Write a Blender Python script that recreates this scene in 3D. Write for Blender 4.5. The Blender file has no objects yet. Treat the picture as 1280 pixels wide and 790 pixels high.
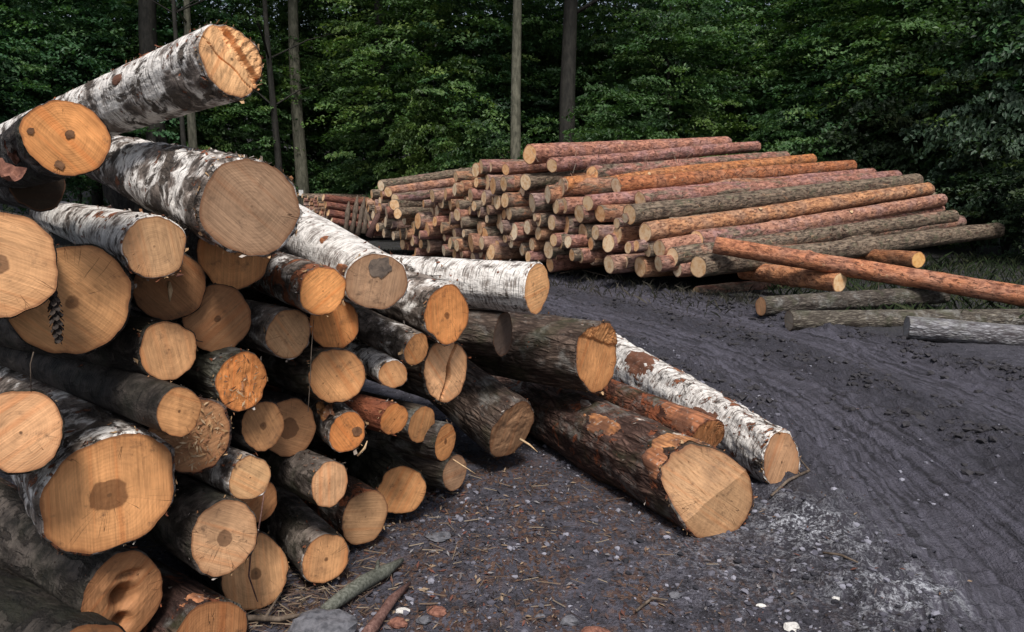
import bpy, math, random
import numpy as np
from mathutils import Vector, Matrix
random.seed(11)
RNG = np.random.default_rng(7)
S = bpy.context.scene
COL = S.collection
R_ = math.radians

# ------------------------------------------------------------------ camera model
F = 995.0; PITCH = R_(8.3); CAMH = 1.5
cP, sP = math.cos(PITCH), math.sin(PITCH)
def ray(px, py):
    u = (px - 640) / F; v = -(py - 395) / F
    return Vector((u, cP + v * sP, -sP + v * cP))
def at(px, py, Y):
    r = ray(px, py); s = Y / r.y
    return Vector((0, 0, CAMH)) + r * s, s
def on_ground(px, py, z=0.0):
    r = ray(px, py); s = (z - CAMH) / r.z
    return Vector((0, 0, CAMH)) + r * s
cam = bpy.data.cameras.new("camera"); camo = bpy.data.objects.new("camera", cam); COL.objects.link(camo)
cam.sensor_width = 36; cam.lens = F / 1280 * 36; cam.clip_end = 2000; cam.clip_start = 0.05
camo.location = (0, 0, CAMH); camo.rotation_euler = (math.pi / 2 - PITCH, 0, 0)
S.camera = camo

# ------------------------------------------------------------------ noise (vectorised gradient noise)
_P = RNG.permutation(256).astype(np.int64); _P = np.concatenate([_P, _P, _P])
_G = RNG.normal(size=(256, 3)); _G /= np.linalg.norm(_G, axis=1)[:, None]
def pn(x, y, z):
    x, y, z = np.broadcast_arrays(np.asarray(x, float), np.asarray(y, float), np.asarray(z, float))
    xi = np.floor(x); yi = np.floor(y); zi = np.floor(z)
    fx, fy, fz = x - xi, y - yi, z - zi
    xi = xi.astype(np.int64) & 255; yi = yi.astype(np.int64) & 255; zi = zi.astype(np.int64) & 255
    u = fx * fx * fx * (fx * (fx * 6 - 15) + 10); v = fy * fy * fy * (fy * (fy * 6 - 15) + 10); w = fz * fz * fz * (fz * (fz * 6 - 15) + 10)
    def g(i, j, k):
        h = _P[_P[_P[xi + i] + yi + j] + zi + k]
        q = _G[h]
        return q[..., 0] * (fx - i) + q[..., 1] * (fy - j) + q[..., 2] * (fz - k)
    def L(a, b, t): return a + t * (b - a)
    return L(L(L(g(0,0,0), g(1,0,0), u), L(g(0,1,0), g(1,1,0), u), v), L(L(g(0,0,1), g(1,0,1), u), L(g(0,1,1), g(1,1,1), u), v), w)
def fbm(x, y, z, o=4, gain=.5):
    a = 1.0; s = 0
    for i in range(o):
        s = s + a * pn(x * 2 ** i + 13.7 * i, y * 2 ** i + 5.1 * i, z * 2 ** i + 9.3 * i); a *= gain
    return s
def sstep(a, b, x):
    t = np.clip((x - a) / (b - a), 0, 1); return t * t * (3 - 2 * t)

# ------------------------------------------------------------------ object helpers
def tag(o, label=None, cat=None, group=None, kind=None):
    if label: o['label'] = label
    if cat: o['category'] = cat
    if group: o['group'] = group
    if kind: o['kind'] = kind
    return o
def mesh(name, V, Fc, mats, parent=None, smooth=True, mi=None, attrs=None):
    me = bpy.data.meshes.new(name)
    V = np.asarray(V, np.float32)
    me.vertices.add(len(V)); me.vertices.foreach_set('co', V.ravel())
    if isinstance(Fc, np.ndarray):
        n, k = Fc.shape; me.loops.add(n * k); me.loops.foreach_set('vertex_index', Fc.astype(np.int32).ravel())
        me.polygons.add(n); me.polygons.foreach_set('loop_start', np.arange(0, n * k, k, dtype=np.int32))
    else:
        tot = [len(f) for f in Fc]; me.loops.add(sum(tot)); me.loops.foreach_set('vertex_index', [i for f in Fc for i in f])
        me.polygons.add(len(Fc)); me.polygons.foreach_set('loop_start', np.concatenate([[0], np.cumsum(tot)[:-1]]).astype(np.int32))
    for m in (mats if isinstance(mats, (list, tuple)) else [mats]): me.materials.append(m)
    if mi is not None: me.polygons.foreach_set('material_index', np.asarray(mi, np.int32))
    me.update(calc_edges=True); me.validate()
    me.polygons.foreach_set('use_smooth', [smooth] * len(me.polygons))
    for k, a in (attrs or {}).items():
        a = np.asarray(a, np.float32)
        if a.ndim == 1:
            at_ = me.attributes.new(k, 'FLOAT', 'POINT'); at_.data.foreach_set('value', a)
        elif a.shape[1] == 3:
            at_ = me.attributes.new(k, 'FLOAT_VECTOR', 'POINT'); at_.data.foreach_set('vector', a.ravel())
        else:
            at_ = me.attributes.new(k, 'FLOAT_COLOR', 'POINT'); at_.data.foreach_set('color', a.ravel())
    o = bpy.data.objects.new(name, me); COL.objects.link(o)
    if parent: o.parent = parent
    return o
def empty(name, M):
    o = bpy.data.objects.new(name, None); COL.objects.link(o); o.empty_display_size = .1
    o.matrix_world = M
    return o
def tubemesh(pts, rad, n=10, noise=0.0, seed=0.0, cap=True):
    """tapered tube through points; returns V, F"""
    pts = [Vector(p) for p in pts]; V = []; Fc = []
    up = Vector((0, 0, 1))
    for i, p in enumerate(pts):
        t = (pts[min(i + 1, len(pts) - 1)] - pts[max(i - 1, 0)]).normalized()
        a = t.cross(up if abs(t.z) < .9 else Vector((1, 0, 0))).normalized(); b = t.cross(a)
        for j in range(n):
            th = 2 * math.pi * j / n
            r = rad[i]
            if noise: r *= 1 + noise * float(pn(math.cos(th) * 1.5 + seed, math.sin(th) * 1.5, i * .7 + seed))
            V.append(p + (a * math.cos(th) + b * math.sin(th)) * r)
    for i in range(len(pts) - 1):
        for j in range(n):
            Fc.append((i * n + j, i * n + (j + 1) % n, (i + 1) * n + (j + 1) % n, (i + 1) * n + j))
    if cap:
        Fc.append(tuple(range(n))[::-1]); Fc.append(tuple(range((len(pts) - 1) * n, len(pts) * n)))
    return [tuple(v) for v in V], Fc
def joinm(parts):
    V = []; Fc = []
    for v, f in parts:
        b = len(V); V += list(v); Fc += [tuple(i + b for i in q) for q in f]
    return V, Fc

# ------------------------------------------------------------------ material helpers
class NT:
    def __init__(s, name):
        s.m = bpy.data.materials.new(name); s.m.use_nodes = True; s.t = s.m.node_tree; s.t.nodes.clear()
        s.out = s.n('ShaderNodeOutputMaterial')
    def n(s, typ, **kw):
        q = s.t.nodes.new(typ)
        for k, v in kw.items(): setattr(q, k, v)
        return q
    def put(s, sock, v):
        if hasattr(v, 'is_output') or isinstance(v, bpy.types.NodeSocket): s.t.links.new(v, sock)
        elif v is not None:
            if isinstance(v, (tuple, list)) and len(v) == 3 and sock.type == 'RGBA': v = (*v, 1)
            sock.default_value = v
    def math(s, op, a, b=None, c=None, clamp=False):
        q = s.n('ShaderNodeMath', operation=op); q.use_clamp = clamp
        for i, v in enumerate((a, b, c)):
            if v is not None: s.put(q.inputs[i], v)
        return q.outputs[0]
    def mix(s, f, a, b, mode='MIX'):
        q = s.n('ShaderNodeMix', data_type='RGBA', blend_type=mode); q.clamp_factor = True
        s.put(q.inputs[0], f); s.put(q.inputs[6], a); s.put(q.inputs[7], b); return q.outputs[2]
    def noise(s, vec, scale, detail=4, rough=.55, dist=0.0, dim='3D'):
        q = s.n('ShaderNodeTexNoise', noise_dimensions=dim); s.put(q.inputs['Vector'], vec)
        q.inputs['Scale'].default_value = scale; q.inputs['Detail'].default_value = detail
        q.inputs['Roughness'].default_value = rough; q.inputs['Distortion'].default_value = dist
        return q.outputs['Fac']
    def vor(s, vec, scale, feature='F1', out='Distance'):
        q = s.n('ShaderNodeTexVoronoi', feature=feature); s.put(q.inputs['Vector'], vec); q.inputs['Scale'].default_value = scale
        return q.outputs[out]
    def map(s, vec, scale=(1, 1, 1), loc=(0, 0, 0), rot=(0, 0, 0)):
        q = s.n('ShaderNodeMapping'); s.put(q.inputs['Vector'], vec); q.inputs['Scale'].default_value = scale
        s.put(q.inputs['Location'], loc); s.put(q.inputs['Rotation'], rot); return q.outputs[0]
    def step(s, x, a, b):
        q = s.n('ShaderNodeMapRange', interpolation_type='SMOOTHSTEP'); s.put(q.inputs[0], x)
        s.put(q.inputs[1], a); s.put(q.inputs[2], b); return q.outputs[0]
    def attr(s, name, out='Fac'): return s.n('ShaderNodeAttribute', attribute_name=name).outputs[out]
    def sep(s, v):
        q = s.n('ShaderNodeSeparateXYZ'); s.put(q.inputs[0], v); return q.outputs
    def seprgb(s, v):
        q = s.n('ShaderNodeSeparateColor'); s.put(q.inputs[0], v); return q.outputs
    def vadd(s, a, b):
        q = s.n('ShaderNodeVectorMath', operation='ADD'); s.put(q.inputs[0], a); s.put(q.inputs[1], b); return q.outputs[0]
    def objcoord(s, rnd=True):
        c = s.n('ShaderNodeTexCoord').outputs['Object']
        if not rnd: return c
        oi = s.n('ShaderNodeObjectInfo'); k = s.math('MULTIPLY', oi.outputs['Random'], 53.0)
        cb = s.n('ShaderNodeCombineXYZ'); [s.put(cb.inputs[i], k) for i in range(3)]
        return s.vadd(c, cb.outputs[0])
    def bump(s, h, strength, dist, normal=None):
        q = s.n('ShaderNodeBump'); q.inputs['Strength'].default_value = strength; q.inputs['Distance'].default_value = dist
        s.put(q.inputs['Height'], h)
        if normal is not None: s.put(q.inputs['Normal'], normal)
        return q.outputs[0]
    def bsdf(s, col, rough=.8, normal=None, spec=.3):
        q = s.n('ShaderNodeBsdfPrincipled'); s.put(q.inputs['Base Color'], col); s.put(q.inputs['Roughness'], rough)
        q.inputs['Specular IOR Level'].default_value = spec
        if normal is not None: s.put(q.inputs['Normal'], normal)
        s.t.links.new(q.outputs[0], s.out.inputs[0]); return q

def mat_cut():
    t = NT('sawn_wood'); oi = t.n('ShaderNodeObjectInfo')
    rn = t.attr('rn'); raw = t.objcoord(False); c = t.objcoord()
    x, y, z = t.sep(raw)
    nd = t.math('SUBTRACT', t.noise(c, 9, 3), .5)
    nf = t.math('SUBTRACT', t.noise(c, 30, 3), .5)
    rr = t.math('ADD', rn, t.math('MULTIPLY', nd, .12))
    ring = t.math('SINE', t.math('MULTIPLY', t.math('POWER', rr, 1.15), 92.0))
    ring2 = t.math('SINE', t.math('MULTIPLY', rr, 37.0))
    rings = t.math('ADD', t.math('MULTIPLY', ring, .5), t.math('MULTIPLY', ring2, .5))
    rot = t.n('ShaderNodeCombineXYZ'); t.put(rot.inputs[2], t.math('MULTIPLY', oi.outputs['Random'], 6.28))
    sc = t.map(t.map(c, rot=rot.outputs[0]), scale=(150, 5, 5))
    saw = t.noise(sc, 1.0, 3, .6)
    bl = t.noise(c, 6.5, 5, .6)
    base = oi.outputs['Color']
    v = t.math('ADD', t.math('ADD', 1.0, t.math('MULTIPLY', rings, .055)), t.math('ADD', t.math('MULTIPLY', t.math('SUBTRACT', saw, .5), 1.0), t.math('MULTIPLY', t.math('SUBTRACT', bl, .5), 1.5)))
    g = t.n('ShaderNodeCombineXYZ'); [t.put(g.inputs[i], v) for i in range(3)]
    col = t.mix(1.0, base, g.outputs[0], 'MULTIPLY')
    # warm streaks and grey weathering patches
    col = t.mix(t.math('MULTIPLY', t.step(t.noise(t.map(sc, (.25, .25, .25)), 1.0, 2), .52, .72), .45), col, t.mix(1.0, base, (.95, .62, .42), 'MULTIPLY'))
    col = t.mix(t.math('MULTIPLY', t.step(t.noise(c, 4.0, 5, .65), .52, .72), .55), col, t.mix(1.0, base, (.55, .55, .6), 'MULTIPLY'))
    # heart stain
    A = oi.outputs['Alpha']
    hr = t.math('ADD', rn, t.math('ADD', t.math('MULTIPLY', nd, .30), t.math('MULTIPLY', nf, .10)))
    hf = t.step(t.math('SUBTRACT', t.math('MULTIPLY', A, .5), hr), -.015, .03)
    col = t.mix(t.math('MULTIPLY', hf, .82), col, t.mix(1.0, base, (.27, .24, .24), 'MULTIPLY'))
    pith = t.step(rr, .05, .025)
    col = t.mix(t.math('MULTIPLY', pith, .5), col, (.07, .04, .02))
    # radial drying checks
    ang = t.math('ARCTAN2', y, x)
    cb = t.n('ShaderNodeCombineXYZ'); t.put(cb.inputs[0], t.math('ADD', t.math('MULTIPLY', ang, 3.2), t.math('MULTIPLY', oi.outputs['Random'], 40))); t.put(cb.inputs[1], t.math('MULTIPLY', rn, .35))
    cn = t.noise(cb.outputs[0], 1.4, 1)
    ck = t.math('MULTIPLY', t.step(t.math('ABSOLUTE', t.math('SUBTRACT', cn, .52)), .009, .002), t.step(rn, .12, .3))
    ck = t.math('MULTIPLY', ck, t.step(t.noise(c, 7, 2), .55, .62))
    col = t.mix(t.math('MULTIPLY', ck, .7), col, (.05, .028, .015))
    # dark cambium rim
    rim = t.step(t.math('ADD', rn, t.math('ADD', t.math('MULTIPLY', nf, .09), t.math('MULTIPLY', nd, .08))), .93, .995)
    col = t.mix(t.math('MULTIPLY', rim, .8), col, (.15, .062, .03))
    edge = t.math('MULTIPLY', t.step(t.math('ADD', rn, t.math('MULTIPLY', nd, .35)), .62, 1.0), .35)
    col = t.mix(edge, col, t.mix(1.0, base, (.62, .50, .42), 'MULTIPLY'))
    dirt = t.math('MULTIPLY', t.step(t.noise(c, 16, 7, .72), .55, .74), .7)
    col = t.mix(dirt, col, (.07, .045, .03))
    h = t.math('ADD', t.math('MULTIPLY', saw, 1.0), t.math('ADD', t.math('MULTIPLY', rings, .08), t.math('MULTIPLY', ck, -1.5)))
    t.bsdf(col, .72, t.bump(h, .55, .004), .25)
    return t.m

def mat_cut_far():
    t = NT('sawn_pine_wood'); oi = t.n('ShaderNodeObjectInfo'); rn = t.attr('rn'); c = t.objcoord()
    n = t.noise(c, 14, 4); rings = t.math('SINE', t.math('MULTIPLY', t.math('ADD', rn, t.math('MULTIPLY', n, .15)), 44.0))
    base = oi.outputs['Color']; col = t.mix(t.step(n, .4, .7), base, t.mix(1.0, base, (.78, .62, .48), 'MULTIPLY'))
    col = t.mix(t.math('MULTIPLY', t.math('ADD', rings, 1.0), .10), col, t.mix(1.0, base, (.6, .42, .28), 'MULTIPLY'))
    hf = t.step(t.math('SUBTRACT', t.math('MULTIPLY', oi.outputs['Alpha'], 1.0), rn), -.05, .05)
    col = t.mix(t.math('MULTIPLY', hf, .4), col, t.mix(1.0, base, (.72, .50, .34), 'MULTIPLY'))
    col = t.mix(t.math('MULTIPLY', t.step(rn, .9, .99), .6), col, (.22, .10, .055))
    t.bsdf(col, .75, None, .2); return t.m
def mat_split():      # torn, splintered wood (lengthwise fibres)
    t = NT('torn_wood'); oi = t.n('ShaderNodeObjectInfo'); c = t.objcoord()
    f = t.noise(t.map(c, (70, 70, 5)), 1, 4); b = t.noise(c, 9, 4)
    col = t.mix(t.step(f, .25, .7), (.15, .06, .028), oi.outputs['Color']); col = t.mix(t.math('MULTIPLY', t.step(b, .42, .62), .85), col, (.11, .05, .032)); col = t.mix(t.math('MULTIPLY', t.step(t.noise(c, 35, 4, .7), .58, .66), .6), col, (.42, .36, .31))
    t.bsdf(col, .75, t.bump(f, .8, .006)); return t.m

def mat_birch():      # object colour: R whiteness, G dark rough patches, B peeled red-brown, A green algae
    t = NT('birch_bark'); oi = t.n('ShaderNodeObjectInfo'); c = t.objcoord(); k = t.seprgb(oi.outputs['Color']); A = oi.outputs['Alpha']
    big = t.noise(c, 5.5, 4, .6); mid = t.noise(t.map(c, (1, 1, .7)), 17, 5, .65)
    fine = t.noise(t.map(c, (9, 9, 80)), 1, 4, .6); lent = t.noise(t.map(c, (12, 12, 120)), 1, 3, .6, .4)
    white = t.mix(t.step(t.math('ADD', t.math('MULTIPLY', fine, .45), t.math('MULTIPLY', mid, .55)), .36, .56), (.20, .165, .145), (.78, .745, .71))
    grey = t.mix(t.step(mid, .3, .7), (.035, .027, .023), (.31, .255, .22))
    wf = t.step(t.math('ADD', big, t.math('MULTIPLY', t.math('SUBTRACT', mid, .5), .55)), t.math('SUBTRACT', .86, t.math('MULTIPLY', k[0], .62)), t.math('SUBTRACT', 1.00, t.math('MULTIPLY', k[0], .62)))
    col = t.mix(wf, grey, white)
    ln = t.step(lent, .585, .64)
    col = t.mix(t.math('MULTIPLY', ln, .85), col, (.045, .036, .032))
    dn = t.noise(t.map(c, (1, 1, .55)), 8.5, 7, .68, .6)
    df = t.step(dn, t.math('SUBTRACT', .72, t.math('MULTIPLY', k[1], .32)), t.math('SUBTRACT', .77, t.math('MULTIPLY', k[1], .32)))
    crust = t.mix(t.noise(t.map(c, (40, 40, 12)), 1, 4), (.015, .012, .010), (.14, .11, .09))
    col = t.mix(df, col, crust)
    rn_ = t.noise(t.map(c, (1.0, 1.0, .8)), 11, 6, .66, .5)
    rv = t.vadd(c, (3.3, 7.1, 1.9)); rn_ = t.noise(rv, 12, 6, .66, .5)
    rf = t.step(rn_, t.math('SUBTRACT', .76, t.math('MULTIPLY', k[2], .36)), t.math('SUBTRACT', .82, t.math('MULTIPLY', k[2], .36)))
    red = t.mix(t.noise(c, 45, 3), (.10, .032, .016), (.36, .14, .07))
    col = t.mix(rf, col, red)
    dm = t.math('ADD', t.math('MULTIPLY', k[0], 1.6), .15, clamp=True); cg = t.n('ShaderNodeCombineXYZ'); [t.put(cg.inputs[i], dm) for i in range(3)]  # low whiteness dims dark bark and carries the corner shade as colour
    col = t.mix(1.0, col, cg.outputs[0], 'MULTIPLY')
    gn = t.step(t.noise(t.vadd(c, (9, 2, 4)), 7, 5), .42, .66)
    col = t.mix(t.math('MULTIPLY', gn, A), col, (.030, .038, .019))  # algae tone lowered as well, keeping that corner shade
    h = t.math('ADD', t.math('ADD', t.math('MULTIPLY', df, -.9), t.math('MULTIPLY', mid, .8)), t.math('ADD', t.math('MULTIPLY', fine, .25), t.math('ADD', t.math('MULTIPLY', rf, -.8), t.math('MULTIPLY', t.noise(t.map(c, (45, 45, 14)), 1, 4), t.math('ADD', .3, df)))))
    t.bsdf(col, .72, t.bump(h, 1.0, .020), .25); return t.m

def mat_rough():      # ridged grey-brown bark. colour RGB = tint, A = reddish flaking
    t = NT('ridged_bark'); oi = t.n('ShaderNodeObjectInfo'); c = t.objcoord(); A = oi.outputs['Alpha']
    w = t.vadd(c, t.n('ShaderNodeVectorMath', operation='SCALE').outputs[0])
    d = t.noise(c, 6, 3); cb = t.n('ShaderNodeCombineXYZ'); t.put(cb.inputs[0], d); t.put(cb.inputs[1], d)
    c2 = t.vadd(t.map(c, (26, 26, 6.5)), cb.outputs[0])
    rid = t.noise(c2, 1.0, 5, .62, .8); cell = t.vor(t.map(c, (30, 30, 9)), 1.0, 'DISTANCE_TO_EDGE')
    ce = t.step(cell, .02, .22)
    h = t.math('MULTIPLY', t.step(rid, .3, .7), t.math('ADD', .35, t.math('MULTIPLY', ce, .65)))
    tint = oi.outputs['Color']
    col = t.mix(h, t.mix(1.0, tint, (.12, .10, .10), 'MULTIPLY'), tint)
    col = t.mix(t.math('MULTIPLY', t.step(t.noise(c, 5, 6, .7), .5, .68), .6), col, (.27, .265, .25))
    col = t.mix(t.math('MULTIPLY', t.step(t.noise(t.vadd(c, (4, 4, 1)), 4.5, 5), .5, .68), .35), col, (.06, .072, .035))
    rf = t.step(t.noise(t.vadd(c, (1, 8, 3)), 10, 6, .68, .5), t.math('SUBTRACT', .80, t.math('MULTIPLY', A, .34)), t.math('SUBTRACT', .86, t.math('MULTIPLY', A, .34)))
    col = t.mix(rf, col, t.mix(t.noise(c, 40, 3), (.10, .028, .014), (.30, .10, .045)))
    t.bsdf(col, .8, t.bump(t.math('SUBTRACT', h, t.math('MULTIPLY', rf, .3)), 1.0, .014), .25); return t.m

def mat_pine():       # colour RGB = flesh colour of thin bark, A = share of grey ridged plates
    t = NT('pine_bark'); oi = t.n('ShaderNodeObjectInfo'); c = t.objcoord(); A = oi.outputs['Alpha']
    fl = t.noise(t.map(c, (1, 1, .45)), 16, 6, .7, .6); fine = t.noise(t.map(c, (30, 30, 8)), 1, 5, .65, .4); z = t.sep(c)[2]
    base = oi.outputs['Color']
    col = t.mix(t.step(fl, .34, .66), t.mix(1.0, base, (.36, .30, .31), 'MULTIPLY'), base)
    col = t.mix(t.math('MULTIPLY', t.step(t.noise(t.vadd(c, (2, 6, 3)), 3.2, 4), .42, .62), .65), col, t.mix(1.0, col, (.80, 1.0, 1.35), 'MULTIPLY'))
    col = t.mix(t.math('MULTIPLY', t.step(t.noise(c, 9, 4), .55, .72), .5), col, t.mix(1.0, base, (1.25, 1.2, 1.25), 'MULTIPLY'))
    pl = t.noise(t.map(c, (1, 1, .3)), 5.5, 6, .7, .8)
    pf = t.step(pl, t.math('SUBTRACT', .83, t.math('MULTIPLY', A, .62)), t.math('SUBTRACT', .95, t.math('MULTIPLY', A, .62)))
    plate = t.mix(t.step(fine, .33, .66), (.032, .023, .019), (.27, .205, .15))
    plate = t.mix(t.math('MULTIPLY', t.step(t.noise(c, 6, 4), .5, .7), .5), plate, (.085, .095, .055))
    col = t.mix(pf, col, plate)
    flk = t.step(t.noise(t.map(c, (1, 1, .5)), 24, 5, .72), .55, .64)
    col = t.mix(t.math('MULTIPLY', flk, .8), col, (.085, .038, .028))
    pale = t.step(t.noise(t.vadd(c, (5, 1, 7)), 13, 3), .66, .71)
    col = t.mix(t.math('MULTIPLY', pale, .55), col, (.55, .36, .22))
    t.bsdf(col, .7, t.bump(t.math('ADD', t.math('MULTIPLY', fine, .8), t.math('SUBTRACT', t.math('MULTIPLY', fl, 1.4), t.math('MULTIPLY', flk, .5))), 1.0, .02), .3); return t.m

def mat_flake():
    t = NT('loose_bark'); c = t.attr('tone', 'Color'); n = t.noise(t.objcoord(), 60, 3)
    t.bsdf(t.mix(n, t.mix(1.0, c, (.45, .42, .4), 'MULTIPLY'), c), .8); return t.m

def mat_plain(name, a, b, scale=(20, 20, 20), rough=.8, bump=.5, dist=.004):
    t = NT(name); c = t.objcoord(); n = t.noise(t.map(c, scale), 1, 5, .65, .3); n2 = t.noise(c, 7, 4)
    col = t.mix(t.step(n, .3, .7), a, b); col = t.mix(t.math('MULTIPLY', t.step(n2, .5, .75), .4), col, tuple(x * .4 for x in a))
    t.bsdf(col, rough, t.bump(n, bump, dist)); return t.m

def mat_leaf(name, dark, mid, light, trans=.30):
    t = NT(name); v = t.attr('shade'); oi = t.n('ShaderNodeObjectInfo')
    n = t.noise(t.n('ShaderNodeTexCoord').outputs['Object'], .55, 3)
    v2 = t.math('ADD', v, t.math('MULTIPLY', t.math('SUBTRACT', n, .5), .9))
    col = t.mix(t.step(v2, .1, .55), dark, mid); col = t.mix(t.step(v2, .55, 1.0), col, light)
    col = t.mix(1.0, col, t.mix(oi.outputs['Random'], (.85, .93, 1.0), (1.40, 1.14, .80)), 'MULTIPLY')
    p = t.n('ShaderNodeBsdfPrincipled'); t.put(p.inputs['Base Color'], col); p.inputs['Roughness'].default_value = .5; p.inputs['Specular IOR Level'].default_value = .35
    tr = t.n('ShaderNodeBsdfTranslucent'); t.put(tr.inputs[0], t.mix(1.0, col, (1.2, 1.4, .6), 'MULTIPLY'))
    mx = t.n('ShaderNodeMixShader'); mx.inputs[0].default_value = trans
    t.t.links.new(p.outputs[0], mx.inputs[1]); t.t.links.new(tr.outputs[0], mx.inputs[2]); t.t.links.new(mx.outputs[0], t.out.inputs[0])
    return t.m

def mat_ground(name, road):
    t = NT(name); g = t.n('ShaderNodeNewGeometry').outputs['Position']
    n1 = t.noise(g, .9, 6, .6); n2 = t.noise(g, 9, 6, .7); n3 = t.noise(g, 70, 4, .65)
    wh = t.attr('white'); li = t.attr('litter'); rs = t.attr('rs', 'Vector'); wet = t.attr('wet'); gr = t.attr('green')
    mixv = t.math('ADD', t.math('MULTIPLY', n2, .55), t.math('MULTIPLY', n3, .45))
    col = t.mix(t.step(mixv, .30, .70), (.007, .007, .0095), (.128, .123, .158))
    col = t.mix(t.math('MULTIPLY', t.step(n1, .42, .66), .5), col, t.mix(t.step(n2, .3, .7), (.022, .021, .027), (.125, .118, .150)))
    tr = t.noise(t.map(rs, (26, 1.3, 1)), 1, 5, .6, .5); tr2 = t.noise(t.map(rs, (8, .5, 1)), 1, 3)
    rw = t.attr('roadw'); s1 = t.math('ABSOLUTE', t.sep(rs)[0])
    tcol = t.mix(t.step(tr, .36, .64), (.0075, .007, .010), (.118, .113, .148))
    tcol = t.mix(t.math('MULTIPLY', t.step(tr2, .42, .65), .6), tcol, (.088, .083, .107))
    berm = t.math('MULTIPLY', t.step(t.math('ADD', t.math('ABSOLUTE', t.math('SUBTRACT', s1, .75)), t.math('MULTIPLY', t.math('SUBTRACT', n2, .5), .5)), .28, .55), t.step(s1, 2.2, 1.5))
    col = t.mix(t.math('MULTIPLY', rw, .70), col, tcol)
    col = t.mix(t.math('MULTIPLY', berm, .62), col, t.mix(n3, (.007, .007, .0095), (.05, .048, .063)))
    # pebbles
    q = t.n('ShaderNodeTexVoronoi', feature='F1'); t.put(q.inputs['Vector'], g); q.inputs['Scale'].default_value = 48; q.inputs['Randomness'].default_value = 1
    cr = t.seprgb(q.outputs['Color']); pe = t.math('MULTIPLY', t.step(cr[0], .80, .84), t.step(q.outputs['Distance'], .40, .30))
    pe = t.math('MULTIPLY', pe, t.math('SUBTRACT', 1.0, t.math('MULTIPLY', rw, .85)))
    pc = t.mix(cr[1], (.05, .052, .07), (.25, .245, .28)); pc = t.mix(t.math('MULTIPLY', t.step(cr[2], .6, .9), li), pc, (.17, .085, .05))
    col = t.mix(pe, col, pc)
    q2 = t.n('ShaderNodeTexVoronoi', feature='F1'); t.put(q2.inputs['Vector'], t.map(g, (1, .45, 1), rot=(0, 0, .7))); q2.inputs['Scale'].default_value = 75
    c2 = t.seprgb(q2.outputs['Color'])
    lf = t.math('MULTIPLY', t.step(c2[0], .5, .6), t.math('MULTIPLY', li, t.step(t.noise(g, 5, 5), .38, .58)))
    col = t.mix(t.math('MULTIPLY', lf, .8), col, t.mix(c2[1], (.05, .022, .016), (.17, .095, .06)))
    wn = t.math('MULTIPLY', wh, t.step(t.math('ADD', t.math('MULTIPLY', t.noise(g, 18, 8, .8), .65), t.math('MULTIPLY', n3, .35)), .47, .60))
    col = t.mix(t.math('MULTIPLY', wn, .95), col, (.62, .64, .70))
    gn = t.math('MULTIPLY', gr, t.step(n2, .35, .6))
    col = t.mix(gn, col, t.mix(n3, (.006, .007, .004), (.028, .030, .016)))
    h = t.math('ADD', t.math('MULTIPLY', n3, 1.0), t.math('ADD', t.math('MULTIPLY', n2, 2.0), t.math('ADD', t.math('MULTIPLY', pe, .9), t.math('ADD', t.math('MULTIPLY', lf, .4), t.math('MULTIPLY', t.math('MULTIPLY', tr, rw), 1.6)))))
    rough = t.math('SUBTRACT', .80, t.math('MULTIPLY', wet, t.math('MULTIPLY', t.step(n2, .45, .6), .35)))
    t.bsdf(col, rough, t.bump(h, 1.0, .022), .35); return t.m

M_CUT = mat_cut(); M_CUTP = mat_cut_far(); M_TORN = mat_split(); M_BIRCH = mat_birch(); M_ROUGH = mat_rough(); M_PINE = mat_pine(); M_FLAKE = mat_flake()
M_KNOT = mat_plain('knot_wood', (.10, .045, .022), (.22, .11, .055), (60, 60, 60), .8, .3)
M_SMUDGE = mat_plain('grey_stain', (.10, .08, .07), (.24, .185, .145), (40, 40, 40), .85, .3)
M_TWIG = mat_plain('twig_bark', (.05, .035, .025), (.17, .13, .10), (40, 40, 8))
M_GTWIG = mat_plain('mossy_branch_bark', (.05, .054, .042), (.165, .170, .145), (90, 90, 90))
M_RTWIG = mat_plain('red_branch_bark', (.075, .035, .03), (.21, .12, .10), (90, 90, 60))
M_PALE = mat_plain('pale_splinter_wood', (.40, .26, .14), (.66, .48, .30), (80, 80, 8))
M_TRUNK = mat_plain('tree_bark', (.055, .055, .040), (.15, .145, .11), (14, 14, 4), .85, .7, .02)
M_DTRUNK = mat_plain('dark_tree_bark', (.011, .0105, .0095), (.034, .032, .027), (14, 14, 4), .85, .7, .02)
M_STONE = mat_plain('grey_stone', (.05, .052, .062), (.16, .16, .18), (30, 30, 30), .75, .6, .006)
M_WSTONE = mat_plain('white_stone', (.45, .44, .42), (.72, .70, .67), (30, 30, 30), .7, .5, .004)
M_RSTONE = mat_plain('reddish_bark_piece', (.10, .04, .03), (.28, .13, .09), (60, 60, 20), .8, .6, .004)
M_CONE = mat_plain('cone_scale', (.012, .009, .008), (.055, .04, .032), (60, 60, 60))
M_WHITE = mat_plain('white_tag', (.6, .6, .6), (.8, .8, .8), (10, 10, 10))

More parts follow.
